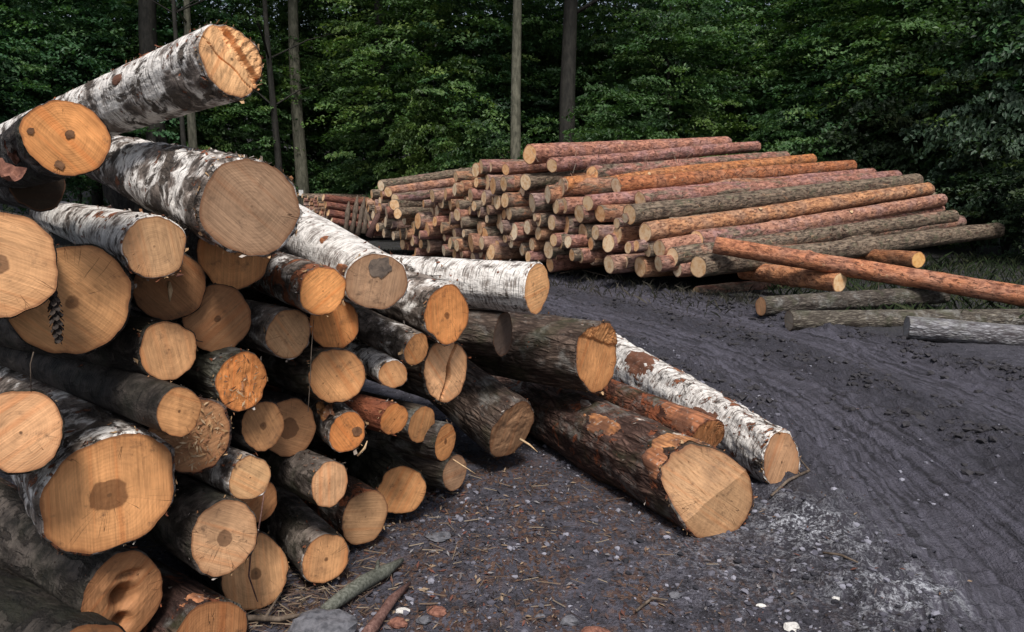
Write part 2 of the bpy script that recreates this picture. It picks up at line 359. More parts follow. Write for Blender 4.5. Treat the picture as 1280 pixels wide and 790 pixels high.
# ------------------------------------------------------------------ logs
TONE = dict(bo=(.76, .345, .125), orr=(.66, .275, .095), tan=(.57, .285, .122), pale=(.68, .40, .20), br=(.36, .18, .085), g41=(.42, .275, .165), gr=(.40, .25, .155), dk=(.13, .09, .07), gt=(.50, .285, .145), pp=(.68, .39, .21), gap_shade=(.03,.022,.016))  # last tone: sawn end blackened, shadow of the gaps put into the colour
BARK = {'b': M_BIRCH, 'r': M_ROUGH, 'p': M_PINE}
def frame(E, d):
    Z = Vector(d).normalized(); X = Vector((0, 0, 1)).cross(Z).normalized(); Y = Z.cross(X)
    return Matrix(((X.x, Y.x, Z.x, E.x), (X.y, Y.y, Z.y, E.y), (X.z, Y.z, Z.z, E.z), (0, 0, 0, 1)))
def make_log(name, E, d, R, L, btype, bcol, tone, heart, seed, nseg=68, nring=64, taper=.10, tilt=(0, 0), cut=None, wob=.05, disp=.03,
             bend=0.0, asp=1.0, arot=0.0, rim=.032, flakes=0, knots=0, lip=.006, backcut=True, nf=12, centre=(0, 0), patches=(), spots=(), shreds=0):
    root = empty(name, frame(E, d))
    th = np.linspace(0, 2 * np.pi, nseg, endpoint=False); ct, st = np.cos(th), np.sin(th)
    ro = R * (1 + wob * 1.9 * fbm(ct * .9 + seed, st * .9 + seed * .7, np.full_like(ct, seed), 3) + wob * .45 * fbm(ct * 3.5 + seed, st * 3.5, np.full_like(ct, seed + 4), 3))
    ca, sa = math.cos(arot), math.sin(arot); ex = ct * ca + st * sa; ey = -ct * sa + st * ca
    ro = ro / np.sqrt(ex ** 2 + (ey / asp) ** 2)
    cf = cut or (lambda x, y: 0 * x)
    zc = lambda x, y: tilt[0] * x + tilt[1] * y + cf(x, y)
    zz = L * (np.linspace(0, 1, nring) ** 1.35)
    rows = []
    # inner rim, then barrel rings
    ri = ro * (1 - rim)
    rows.append(np.stack([ri * ct, ri * st, zc(ri * ct, ri * st)], 1))
    for k, z in enumerate(zz):
        f = max(0.0, 1 - z / (2.2 * R + .02))
        x0, y0 = ro * ct, ro * st
        if k == 0: zoff = zc(x0, y0) + lip * 2.2 * (pn(ct * 5 + seed, st * 5, seed) - .1) + lip
        else: zoff = z + zc(x0, y0) * f
        sx = 1 - taper * z / L
        q = pn
        D = 0
        if disp > 0:
            px_, py_, pz_ = x0 + seed * 3.1, y0 + seed * 1.7, zoff + seed
            if btype == 'r': D = disp * (1.0 * fbm(px_ * 16, py_ * 16, pz_ * 4.5, 3) + .8 * fbm(px_ * 3, py_ * 3, pz_ * 3, 2))
            elif btype == 'p': D = disp * (.9 * fbm(px_ * 11, py_ * 11, pz_ * 5, 3) + 1.6 * fbm(px_ * 3, py_ * 3, pz_ * 1.6, 2))
            else:
                q_ = fbm(px_ * 11, py_ * 11, pz_ * 10, 3)
                D = disp * (1.1 * q_ + .9 * fbm(px_ * 3, py_ * 3, pz_ * 2.2, 2) + 1.3 * np.clip(fbm(px_ * 20, py_ * 20, pz_ * 14, 2) - .12, 0, 1))
        r = ro * sx * (1 + D)
        bx = bend * (z / L) ** 2 * L; by = .35 * bend * math.sin(z * 1.3 + seed)
        if knots and k > 1:
            for j in range(knots):
                kz = L * (.12 + .8 * ((j * .37 + seed * .17) % 1)); ka = seed * 2.1 + j * 2.4
                r = r + R * .20 * np.exp(-((z - kz) / (.30 * R)) ** 2 - ((np.angle(np.exp(1j * (th - ka)))) / .35) ** 2)
        rows.append(np.stack([r * ct + bx, r * st + by, zoff + 0 * ct], 1))
    V = np.concatenate(rows); nr = len(rows)
    i = np.arange(nr - 1)[:, None] * nseg; j = np.arange(nseg)[None]; j2 = (j + 1) % nseg
    Q = np.stack([i + j, i + nseg + j, i + nseg + j2, i + j2], -1).reshape(-1, 4)
    Fl = [tuple(int(a) for a in q) for q in Q]; mi = [0] * len(Fl)
    Fl.append(tuple(range((nr - 1) * nseg, nr * nseg))); mi.append(1)
    o = mesh('bark', V, Fl, [BARK[btype], M_CUT], root, True, mi)
    o.data.polygons[len(Fl) - 1].use_smooth = False
    o.color = bcol
    # sawn face, sharing the inner rim outline
    FR = np.linspace(0, 1, nf + 1)[1:]
    Vf = [np.array([[centre[0], centre[1], float(zc(np.array(centre[0]), np.array(centre[1])))]])]; rn = [np.zeros(1)]
    for f in FR:
        x = centre[0] * (1 - f) + ri * ct * f; y = centre[1] * (1 - f) + ri * st * f
        z = zc(x, y) + (.0025 * fbm(x * 60 + seed, y * 25, np.full_like(x, seed), 2) if f < 1 else 0)
        Vf.append(np.stack([x, y, z], 1)); rn.append(np.full(nseg, f))
    Ff = [(0, 1 + (a + 1) % nseg, 1 + a)[::-1] for a in range(nseg)]
    Ff = [(0, 1 + (a + 1) % nseg, 1 + a) for a in range(nseg)]
    for k in range(nf - 1):
        b = 1 + k * nseg
        Ff += [(b + a, b + (a + 1) % nseg, b + nseg + (a + 1) % nseg, b + nseg + a) for a in range(nseg)]
    fo = mesh('cut_face', np.concatenate(Vf), Ff, M_CUTP if btype == 'p' and nf == 4 else M_CUT, root, cut is None, None, {'rn': np.concatenate(rn)})
    fo.color = (*tone, heart)
    for si, (qx, qy, qr, qm) in enumerate(spots):
        V = [(qx, qy, float(zc(np.array(qx), np.array(qy))) - .0035)]; n = 22
        for a in range(n):
            k = qr * (1 + .35 * float(fbm(np.array(math.cos(2 * math.pi * a / n) * 1.3 + si * 7 + seed), np.array(math.sin(2 * math.pi * a / n) * 1.3), np.array(1.5), 3)) * 1.5)
            x, y = qx + k * math.cos(2 * math.pi * a / n), qy + k * math.sin(2 * math.pi * a / n); V.append((x, y, float(zc(np.array(x), np.array(y))) - .0032))
        mesh('knot', V, [(0, 1 + (a + 1) % n, 1 + a) for a in range(n)], qm, root)
    if shreds:
        rs = np.random.default_rng(int(seed * 10)); FV = []; FF = []; FC = []
        for q in range(shreds):
            a = rs.random() * 6.28; rr_ = R * .9 * rs.random() ** .6; x, y = rr_ * math.cos(a), rr_ * math.sin(a); z = float(zc(np.array(x), np.array(y))) - .003
            b2 = rs.random() * 6.28; l = .004 + .012 * rs.random() ** 2; w = l * .25; ux, uy = math.cos(b2) * l, math.sin(b2) * l; vx, vy = -math.sin(b2) * w, math.cos(b2) * w; b = len(FV); lift = l * (.2 + .8 * rs.random())
            FV += [(x - ux, y - uy, z), (x + vx, y + vy, z - lift * .3), (x + ux, y + uy, z - lift), (x - vx, y - vy, z - lift * .6)]; FF.append((b, b + 1, b + 2, b + 3)); FC += [(*[(.50, .30, .15), (.34, .16, .08), (.62, .44, .27)][q % 3], 1)] * 4
        tag(mesh('wood_shred', FV, FF, M_FLAKE, root, False, None, {'tone': np.array(FC)}), kind='stuff')
    for (pa, pz_, da, dz, pcol) in patches:
        pa = math.pi - pa
        ks = [k for k in range(nring) if abs(zz[k] - pz_) < dz * 1.9 + .03] or [0]
        k0, k1 = max(0, ks[0] - 1), min(nring - 1, ks[-1] + 1)
        thf = np.linspace(pa - da * 1.7, pa + da * 1.7, 46); kf = np.linspace(k0, k1, 46); GI, TH = np.meshgrid(kf, thf, indexing='ij')
        VV = np.array(rows[1:]); fa = (TH / (2 * np.pi) * nseg) % nseg; a0 = np.floor(fa).astype(int) % nseg; a1 = (a0 + 1) % nseg; fr = (fa - np.floor(fa))[..., None]
        g0 = np.clip(np.floor(GI).astype(int), 0, nring - 2); gr_ = (GI - g0)[..., None]
        VP = (VV[g0, a0] * (1 - fr) + VV[g0, a1] * fr) * (1 - gr_) + (VV[g0 + 1, a0] * (1 - fr) + VV[g0 + 1, a1] * fr) * gr_
        zc_ = zz[g0] * (1 - gr_[..., 0]) + zz[g0 + 1] * gr_[..., 0]
        msk = ((TH - pa) / da) ** 2 + ((zc_ - pz_) / dz) ** 2 + 1.5 * fbm(VP[..., 0] * 16, VP[..., 1] * 16, VP[..., 2] * 9 + seed, 4)
        PV = VP + np.stack([np.cos(TH), np.sin(TH), 0 * TH], -1) * (.0035 - .004 * sstep(.5, 1.0, msk))[..., None]
        PF = [(k * 46 + a, (k + 1) * 46 + a, (k + 1) * 46 + a + 1, k * 46 + a + 1) for k in range(45) for a in range(45) if max(msk[k, a], msk[k, a + 1], msk[k + 1, a], msk[k + 1, a + 1]) < 1.08]
        if PF:
            u_, inv_ = np.unique(np.array(PF).ravel(), return_inverse=True)
            po = mesh('bare_patch', PV.reshape(-1, 3)[u_], inv_.reshape(-1, 4), M_TORN, root); po.color = (*pcol, 1)
    if flakes:
        FV = []; FF = []; FC = []
        pal = [(.30, .10, .045), (.20, .07, .035), (.24, .09, .05), (.55, .50, .46), (.12, .08, .06), (.40, .20, .10), (.33, .28, .24)]
        rs = np.random.default_rng(int(seed * 100) + 5)
        for q in range(int(flakes * 2.2)):
            top = rs.random() < .72
            a = (math.pi / 2 + rs.normal() * .55) if top else rs.random() * 2 * math.pi
            z = (rs.random() ** 1.5) * min(L * .55, 12 * R) if rs.random() < .62 else rs.random() * .02
            if z < .02: a = rs.random() * 2 * math.pi
            kz = int(np.argmin(abs(zz - z))); ji = int((a / (2 * math.pi) % 1) * nseg) % nseg
            p = Vector(rows[kz + 1][ji]); nrm = Vector((math.cos(a), math.sin(a), 0)); tz = Vector((0, 0, 1)); tt = nrm.cross(tz)
            rot = rs.random() * 6.28; u = tz * math.cos(rot) + tt * math.sin(rot); v = nrm.cross(u)
            l = (.004 + .016 * rs.random() ** 2.2); w = l * (.12 + .45 * rs.random() ** 1.5); cur = l * (.05 + .8 * rs.random() ** 1.6)
            b = len(FV)
            for e, hh in ((0, .15), (.5, .35), (1, 1.0)):
                for s_ in (-1, 1):
                    FV.append(tuple(p + nrm * (.002 + cur * hh * e) + u * (l * (e + .3 * s_ * (rs.random() - .5))) + v * (w * s_ * (1 - .8 * e * rs.random()))))
            cc = pal[int(rs.integers(len(pal)))]
            if z < .012: cc = (.55, .36, .20) if rs.random() < .6 else cc
            FC += [(*cc, 1)] * 6
            FF += [(b, b + 1, b + 3, b + 2), (b + 2, b + 3, b + 5, b + 4)]
        tag(mesh('loose_bark', FV, FF, M_FLAKE, root, False, None, {'tone': np.array(FC)}), kind='stuff')
    return root
def dir_from(cx, cy, phi, az=None):
    ph = R_(phi); HY = 395 - F * math.tan(PITCH)
    if az is None:
        dx = -(cy - HY) / math.tan(math.pi - ph); vx = cx + dx
        lo, hi = 640 - F * math.tan(R_(62)), 640 - F * math.tan(R_(8)); vx = min(max(vx, lo), hi); vy = HY
    else:
        vx = 640 - F * math.tan(R_(az)); vy = cy + (vx - cx) * math.tan(-ph) if True else 0
        vy = cy - (cx - vx) * math.tan(math.pi - ph)
    return ray(vx, vy).normalized()
def dface(px):
    a = (px - 640) / F; t_ = (2.74 * a + .88) / (.72 - 1.21 * a); return 2.74 + 1.21 * t_

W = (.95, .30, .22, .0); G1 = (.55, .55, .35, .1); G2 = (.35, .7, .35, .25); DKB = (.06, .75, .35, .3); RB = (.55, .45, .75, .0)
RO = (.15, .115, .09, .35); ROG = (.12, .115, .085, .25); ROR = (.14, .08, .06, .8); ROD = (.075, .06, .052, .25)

def wedge(k, m, h):           # felling cut: two planes meeting along a line
    def f(x, y):
        u = y - m * x - h + .016 * fbm(x * 11 + 3, y * 11, 0 * x + 2, 3); w_ = x + m * y
        return np.maximum(0, u) * k + sstep(0, .01, u) * (.010 + .010 * fbm(u * 9, w_ * 60, 0 * x + 4, 3)) * (1 if k > 0 else -1)
    return f
def chunk(x, y):              # top of a snapped log: a block missing on the upper right with a stepped inner edge
    u = -x * .82 + y * .57; w = x * .57 + y * .82
    e = .018 + .010 * pn(w * 24, 0 * w, 0 * w) + .004 * np.sign(np.sin(w * 95))
    return sstep(0, .004, u - e) * (.032 + .006 * fbm(u * 25, w * 70, 0 * x, 3)) - .022 * sstep(.048, .058, u + .006 * pn(w * 30, 0 * w, 0 * w + 5)) + .007 * np.exp(-((u + .024 + .25 * w + .004 * np.sin(w * 60)) / .0022) ** 2) + .002 * fbm(x * 90, y * 20, 0 * x, 2)
def crackcut(x, y):
    c = -.016 - .22 * y + .008 * np.sin(y * 38); w = .004 + .007 * np.exp(-((y + .03) / .06) ** 2)
    return .11 * np.exp(-(np.abs(x - c) / w) ** 4)
def hollow(x, y): return .10 * np.exp(-(((x) / .028) ** 2 + ((y + .005) / .03) ** 2)) + .08 * np.exp(-(((x - .01) / .022) ** 2 + ((y + .082) / .02) ** 2)) + .03 * np.exp(-(((x + .02) / .03) ** 2 + ((y - .06) / .012) ** 2))
def lumpy(x, y): return .007 * fbm(x * 14 + 2, y * 14, 0 * x + 1, 3)
def splint(x, y): return -.025 * np.abs(fbm(x * 55, y * 5, 0 * x + 5, 3)) - .4 * y

NEAR = 'logs stacked in the near pile'
LOGS = [
 # cx, cy, R, phi, az, d, bark, barkcol, tone, heart, opts, name, label
 (290,74,43,200.7,48,2.62,'b',(.74,.52,.42,0),'pale',.0,dict(L=3.2,cut=chunk,flakes=150,taper=.25,nf=64,nseg=130,rim=.03,nring=90,patches=[(1.9,.5,.35,.03,(.30,.11,.05)),(2.9,.62,.2,.05,(.25,.09,.05))]),'birch_log','white birch log jutting up at the very top with a chipped broken end'),
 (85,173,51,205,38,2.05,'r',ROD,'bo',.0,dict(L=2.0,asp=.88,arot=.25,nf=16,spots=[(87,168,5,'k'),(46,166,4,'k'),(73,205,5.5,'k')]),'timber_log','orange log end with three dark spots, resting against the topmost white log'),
 (315,258,60,161.6,36,2.42,'b',(.66,.62,.42,0),'gr',.0,dict(flakes=170,disp=.085,nring=100,nseg=90),'birch_log','thick shaggy birch with large grey-brown end directly under the raised top log'),
 (193,308,38.5,163,36,2.32,'b',(.85,.35,.5,0),'gt',.0,dict(flakes=70,taper=.12),'birch_log','silvery birch with peeling rim and small plain tan end, left of the thick shaggy one'),
 (0,331,63,190,33,1.93,'b',DKB,'gt',.36,dict(L=2.2,flakes=8),'timber_log','upper of two log ends cut by the left picture edge, large with dark heart'),
 (90,376,67,180,33,2.2,'b',DKB,'tan',.24,dict(L=2.4,flakes=22),'timber_log','wide tan log end with a fir cone lying against its left side'),
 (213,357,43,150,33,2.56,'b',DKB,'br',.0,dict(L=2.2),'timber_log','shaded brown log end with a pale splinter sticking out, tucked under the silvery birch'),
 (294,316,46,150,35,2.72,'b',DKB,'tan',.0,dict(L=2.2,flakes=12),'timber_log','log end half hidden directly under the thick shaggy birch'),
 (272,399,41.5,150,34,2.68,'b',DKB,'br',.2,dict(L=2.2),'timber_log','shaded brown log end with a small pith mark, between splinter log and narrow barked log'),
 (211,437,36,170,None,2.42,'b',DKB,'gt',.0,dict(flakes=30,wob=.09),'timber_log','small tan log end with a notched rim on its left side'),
 (360,418,31,165,None,2.82,'b',(.5,.5,.35,0),'gt',.0,dict(flakes=20,wob=.07),'birch_log','grey birch log with a cracked narrow end, lower left of the bright orange end'),
 (404,364,30,160,40,2.80,'b',RB,'bo',.0,dict(flakes=40),'birch_log','reddish peeling birch log with a plain bright orange end'),
 (418,405,32,160,40,3.05,'b',DKB,'orr',.0,dict(L=2.2,flakes=10),'timber_log','dull orange log end half hidden below the reddish peeling birch'),
 (471,352,38,146,31,3.05,'b',(1.0,.22,.18,0),'gr',.0,dict(flakes=50,L=3.2,asp=.94,nring=80,spots=[(474,333,13,'s')],patches=[(2.3,.42,.22,.05,(.45,.16,.06)),(2.9,.05,.25,.06,(.40,.15,.06))]),'birch_log','bright white birch log whose greyish end carries a dark smudge'),
 (559,393,38.5,160,40,3.45,'b',G1,'orr',.24,dict(flakes=50,asp=.9,arot=1.2,L=3.2),'timber_log','bark-covered log with an orange end and brown oval heart, below the smudged birch'),
 (671,360,31.5,175.5,None,4.0,'b',(.95,.42,.2,.0),'pale',.0,dict(flakes=50,L=3.2),'birch_log','white and grey birch log lying crosswise with a narrow pale end'),
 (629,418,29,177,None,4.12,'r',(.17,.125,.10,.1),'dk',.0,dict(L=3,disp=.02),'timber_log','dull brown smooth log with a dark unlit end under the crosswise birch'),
 (557,464,42,165,None,3.56,'r',RO,'pp',.0,dict(cut=crackcut,nf=70,nseg=150,asp=.78,arot=1.5,flakes=30,rim=.07),'timber_log','log with a tall pale end split by a dark vertical crack'),
 (521,437,20,155,45,3.32,'b',G1,'tan',.0,dict(flakes=24),'timber_log','thin grey barked log with a narrow end pointing at the cracked pale end'),
 (421,470,33,165,None,2.98,'r',RO,'tan',.0,dict(tilt=(.35,.1),flakes=30),'timber_log','log with a slanting sawn tan end right of the flaky orange one'),
 (491,467,18,150,30,3.25,'b',(.85,.4,.2,0),'gt',.0,dict(flakes=18),'birch_log','thin white barked log with a small tan end under the thin grey one'),
 (303,477,38,165,None,2.62,'r',ROG,'orr',.0,dict(flakes=40,asp=.95,arot=1.4,cut=lumpy,shreds=90),'timber_log','log with a rough bright orange end sprinkled with wood shreds'),
 (224,514,30,160,None,2.20,'b',(.02,.25,.12,.15),'tan',.22,dict(disp=.015,flakes=6,L=2.6),'timber_log','smooth dark barked log pointing right with a narrow oval end'),
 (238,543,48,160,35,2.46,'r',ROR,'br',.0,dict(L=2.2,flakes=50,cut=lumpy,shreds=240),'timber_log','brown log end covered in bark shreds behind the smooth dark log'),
 (26,541,47,195,33,1.97,'b',DKB,'pp',.08,dict(L=2.2,flakes=10,asp=1.08),'timber_log','lower of two log ends cut by the left picture edge, pale pinkish, saw-marked'),
 (137,619,82,131,None,2.2,'b',(.62,.55,.5,.1),'tan',.60,dict(flakes=70,asp=.88,arot=-.5,L=2.8,disp=.045),'birch_log','biggest log end, orange with a large round dark brown heart'),
 (281,672,47,150,None,2.47,'b',(.2,.6,.2,.55),'pp',.46,dict(asp=.9,arot=1.3,flakes=30),'timber_log','mossy log with a pinkish end and a dark jagged heart stripe'),
 (313,597,27,157,None,2.6,'b',(.6,.4,.2,0),'pale',.08,dict(flakes=20),'birch_log','small pale round end with tiny dark pith, right above the mossy pink-ended log'),
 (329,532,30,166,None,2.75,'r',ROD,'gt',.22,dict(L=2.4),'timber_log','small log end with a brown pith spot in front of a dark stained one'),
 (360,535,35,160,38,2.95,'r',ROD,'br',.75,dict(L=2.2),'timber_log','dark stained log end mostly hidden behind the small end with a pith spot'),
 (434,540,24.5,140,None,2.98,'b',G1,'orr',.0,dict(flakes=24,spots=[(447,541,6.5,'k')]),'timber_log','small orange end with a brown knot on a log with a torn flap of bark'),
 (412,604,27.5,155,None,2.84,'b',(.25,.6,.3,.75),'pp',.0,dict(flakes=30),'timber_log','green mossy log with a plain pale orange end'),
 (457,646,34,150,None,3.24,'r',ROR,'gt',.0,dict(flakes=24),'timber_log','reddish log with finely ringed tan end, just left of the toothed end'),
 (501,613,31,140,None,3.5,'r',ROG,'tan',.0,dict(wob=.12,flakes=14,tilt=(.2,0)),'timber_log','dark barked log with an irregular toothed tan end at the foot of the pile'),
 (493,524,20,165,None,3.22,'p',(.30,.10,.05,.2),'orr',.12,dict(flakes=14),'timber_log','small log with red bark and a bright orange end'),
 (528,530,23,165,None,3.42,'r',RO,'tan',.0,dict(L=2.4,wob=.08),'timber_log','low log end squeezed beneath the cracked pale end, flat tan'),
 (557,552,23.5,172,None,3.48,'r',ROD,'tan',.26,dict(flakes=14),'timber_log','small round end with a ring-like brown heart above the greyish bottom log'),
 (569,591,23,172,None,3.88,'r',RO,'gr',.0,dict(L=2.2),'timber_log','greyish unlit log end lying on the ground at the foot of the pile'),
 (640,538,39,142,38,4.2,'r',(.17,.12,.095,.3),'gr',.0,dict(cut=lumpy,flakes=16,asp=.9,arot=1.5),'timber_log','rough barked log with a lumpy grey end and long splinters'),
 (745,446,43,172,None,4.35,'r',(.17,.12,.095,.35),'tan',.0,dict(cut=wedge(-.30,.3,.09),nf=40,nseg=96,flakes=40,L=3.2,disp=.05),'timber_log','big deep-furrowed log with a tan end and raised bark lip, upper one at the right'),
 (896,620,57,152.5,None,3.45,'r',(.155,.09,.072,.68),'g41',.0,dict(cut=wedge(.85,-.55,.01),nf=54,nseg=130,flakes=120,L=3.6,disp=.075,nring=120,asp=.93,arot=.6,taper=.02,wob=.09,patches=[(1.75,.12,.62,.17,(.58,.27,.115)),(2.5,.13,.4,.12,(.46,.19,.09)),(2.3,.80,.30,.17,(.50,.22,.09)),(1.3,.3,.16,.05,(.6,.52,.44)),(1.9,1.1,.14,.06,(.58,.53,.48)),(1.6,.62,.10,.04,(.6,.55,.5))]),'timber_log','big red-brown log with a stepped felling cut, lying out on the ground'),
 (977,578,39,149,15,4.06,'b',(.98,.42,.56,0),'gr',.10,dict(flakes=170,L=2.5,taper=-.30,asp=.76,arot=1.3,disp=.085,nring=120,nseg=84,wob=.08,tilt=(-.25,.1),patches=[(1.4,.62,.20,.06,(.28,.12,.07)),(2.7,.6,.36,.22,(.12,.06,.045)),(2.1,1.65,.6,.2,(.20,.09,.06)),(1.3,1.3,.2,.07,(.40,.18,.1))]),'birch_log','white birch log with peeling brown patches, outermost on the muddy track'),
 (884,546,23,156,None,3.92,'r',(.20,.085,.055,.9),'br',.0,dict(cut=splint,nf=24,L=1.1,patches=[(1.6,.1,1.2,.25,(.5,.2,.1))]),'timber_log','short stripped orange log with a splintered end between the two outermost logs'),
 (408,699,30,135,None,2.92,'b',(.45,.6,.3,.35),'gt',.14,dict(flakes=40),'timber_log','log with flaking grey bark and a tan end touching the litter beside the mossy stick'),
 (320,716,42,150,37,2.76,'b',DKB,'gt',.28,dict(L=2.2,flakes=14,asp=1.08),'timber_log','tan log end with a small brown heart and a twig hanging across it'),
 (155,745,49,150,None,2.28,'b',(.10,.7,.3,.15),'br',.0,dict(cut=hollow,nf=34,nseg=80,asp=1.12,wob=.08,flakes=10),'timber_log','rotten hollow log with knotted holes in its brown end'),  # bark darkened too: shade of the lower left corner put into its colour
 (262,806,56,148,None,2.42,'r',(.11,.06,.048,.75),'br',.0,dict(L=2.4,flakes=20,patches=[(1.6,.06,.35,.05,(.55,.24,.12))]),'timber_log','dark reddish log with an orange scar lying at the bottom of the pile'),
 (322,628,26,155,None,2.82,'b',DKB,'br',.0,dict(L=2.2),'timber_log','sliver of a brown log end showing below the small pale round end'),
 (105,850,66,150,None,2.05,'b',(.0,.75,.2,.2),'br',.0,dict(L=2.4),'timber_log','shaded log with dull grey bark in the bottom left corner'),  # bark colour lowered to put the corner's gloom into it
 (150,468,26,165,None,2.62,'b',(.05,.6,.1,.6),'gap_shade',.0,dict(L=2.2),'timber_log','dark mossy log deep in the gap above the smooth dark log'),
 (48,232,30,175,42,2.9,'r',ROD,'gap_shade',.0,dict(L=2.0),'timber_log','dark log in shadow beneath the round end with three spots'),
]
for i, (cx, cy, R, phi, az, d, bt, bc, tone, heart, op, nm, lab) in enumerate(LOGS):
    E, s = at(cx, cy, d)
    op = dict(op); L = op.pop('L', 2.8)
    if nm == 'timber_log' and bt == 'b' and 'disp' not in op: op['disp'] = .035
    if bt == 'r' and 'disp' not in op: op['disp'] = .055
    op.setdefault('tilt', (random.uniform(-.13, .13), random.uniform(-.10, .10))); op.setdefault('wob', .085)
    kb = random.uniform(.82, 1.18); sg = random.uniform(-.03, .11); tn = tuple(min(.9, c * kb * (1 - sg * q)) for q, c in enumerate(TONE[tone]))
    sc_ = s / F; op['spots'] = [(-(a - cx) * sc_ * 1.02, -(b - cy) * sc_ * 1.02, c * sc_, {'k': M_KNOT, 's': M_SMUDGE}[m_]) for a, b, c, m_ in op.get('spots', ())]
    r = make_log(nm, E, dir_from(cx, cy, phi, az), R / F * s * 1.035, L, bt, bc, tn, heart, 3.7 + i * 1.37, **op)
    tag(r, lab, 'log', NEAR)
    if 'torn flap' in lab:
        q0, q1, q2, q3 = [pp_ for pp_ in (at(395, 505, d + .10)[0], at(413, 503, d + .02)[0], at(419, 519, d - .05)[0], at(400, 524, d + .02)[0])]
        m_ = r.matrix_world.inverted(); V = [tuple(m_ @ (q0.lerp(q1, u / 5).lerp(q3.lerp(q2, u / 5), v / 5) + Vector((0, -.012 * math.sin(u * 2.1 + v), .010 * math.sin(v * 1.9 + u * 1.3))))) for u in range(6) for v in range(6)]
        fo = mesh('bark_flap', V, [(u * 6 + v, u * 6 + v + 1, u * 6 + v + 7, u * 6 + v + 6) for u in range(5) for v in range(5)], M_TORN, r); fo.color = (.55, .26, .10, 1)

# ------------------------------------------------------------------ far pine stack
def dpile(px):
    a = (px - 640) / F; t_ = (2.65 - 12 * a) / (6.65 + 8 * a); return 12 + 8 * t_
PDIR = Vector((.91, .41, .02))
FLESH = [(.46, .22, .14), (.50, .24, .13), (.40, .19, .135), (.34, .21, .15), (.54, .29, .16), (.44, .26, .19)]
def pine(E, d, R, L, seed, A=None, flesh=None, tone=None, heart=0.0, lab='', grp=None, taper=.15, knots=2, bend=0.0, nseg=22, nring=16, asp=1.0, stubs=()):
    rs = random.Random(int(seed * 1000))
    flesh = flesh or FLESH[rs.randrange(len(FLESH))]; A = rs.choice([.3, .45, .6, .85]) if A is None else A
    tone = tone or rs.choice([(.92, .70, .46), (.90, .62, .37), (.93, .76, .55), (.86, .63, .40), (.88, .54, .29)])
    r = make_log('pine_log', E, d, R, L, 'p', (*flesh, A), tone, heart, seed, nseg=nseg, nring=nring, taper=taper, disp=.05, bend=bend, knots=knots, nf=4, rim=.07, wob=.07, lip=.004, tilt=(rs.uniform(-.15, .15), rs.uniform(-.12, .12)), asp=asp)
    for (zf, an, sz) in stubs:
        k = Matrix.Translation((R * (1 - taper * zf) * .93 * math.cos(an), R * (1 - taper * zf) * .93 * math.sin(an), L * zf))
        n = 10; V = [(0, 0, 0)]; ax = Vector((math.cos(an), math.sin(an), -.25)).normalized(); e1 = ax.cross(Vector((0, 0, 1))).normalized(); e2 = ax.cross(e1)
        V, Fc = tubemesh([Vector((0, 0, 0)), ax * R * .13], [sz * 1.25, sz], n, .15, seed); b = mesh('branch_stub', V, Fc, [M_TWIG, M_PALE], r, False, [0] * (len(Fc) - 1) + [1]); b.matrix_local = k
    return tag(r, lab, 'log', grp)
FARG = 'long pine logs on the far stack'
LONG = [ # front px,py,R  far px,py  dd, ddepth, flesh, A, label
 (662,193,12.5, 905,180, 0,3.6,(.50,.20,.12),.25,'thick red-brown pine log topmost on the far stack'),
 (690,207,9, 940,183, .25,3.8,(.44,.18,.12),.35,'reddish pine log whose far end pokes out beyond the topmost one'),
 (705,232,10.5, 1012,200, 0,3.7,(.54,.185,.062),.14,'bright orange smooth pine log near the top of the far stack'),
 (770,232,10, 1068,207, .9,3.6,(.48,.155,.06),.25,'pine log with an orange tip showing behind the red-brown knotted one'),
 (735,254,10, 1085,217, 0,3.9,(.44,.18,.12),.15,'red-brown pine log with a round pale knot on its side'),
 (787,268,13, 1140,226, 0,3.7,(.46,.23,.12),.74,'thick grey-green pine log with furrowed bark, halfway up the far stack'),
 (806,291,12.5, 1168,236, 0,3.7,(.53,.225,.10),.3,'orange pine log with black flecks and a broken far tip'),
 (824,311,11.5, 1180,250, 0,3.7,(.50,.22,.13),.15,'long smooth rose-coloured pine log under the one with the broken tip'),
 (840,322,12.5, 1190,271, .02,3.7,(.44,.2,.11),.66,'dark furrowed pine log under the rose-coloured one'),
 (873,334,14, 1256,288, -.1,3.6,(.46,.25,.13),.78,'lowest long olive-grey pine log reaching farthest to the right'),
 (880,318,13, 1196,278, .9,3.5,(.40,.18,.11),.5,'half hidden pine log in the gap above the lowest olive-grey one'),
 (870,300,12, 1176,262, .9,3.5,(.42,.18,.12),.45,'half hidden pine log between the rose-coloured and the dark furrowed one'),
 (830,280,12, 1158,246, .9,3.5,(.40,.2,.12),.6,'half hidden pine log between the broken-tipped and the rose-coloured one'),
 (800,250,11, 1120,221, .9,3.5,(.42,.17,.11),.4,'half hidden pine log between the knotted and the thick grey-green one'),
 (740,218,11, 985,196, .9,3.5,(.42,.17,.11),.45,'half hidden pine log in the gap above the bright orange one'),
 (657,228,11, 850,213, 0,3.5,(.44,.24,.15),.75,'grey barked pine log under the reddish ones near the top, front end pale'),
 (632,212,7.5, 860,190, .1,3.6,(.36,.15,.09),.3,'slim red pine log under the thick topmost one'),
 (476,232,7, 640,207, -.6,3.5,(.30,.16,.11),.7,'weathered grey-pink pine log highest at the left of the far stack'),
 (485,240,6.5, 650,216, -.7,3.5,(.46,.20,.11),.1,'orange-pink pine log second from top at the left of the far stack'),
 (494,249,7, 650,228, -.8,3.5,(.34,.16,.12),.5,'dull pink pine log third from top at the left of the far stack'),
 (493,256,7.5, 620,243, -.9,3.5,(.30,.18,.11),.97,'grey furrowed pine log fourth from top at the left of the far stack'),
 (497,267,7, 610,257, -.9,3.5,(.30,.18,.11),.97,'short-looking grey pine log below the fourth at the left of the far stack'),
]
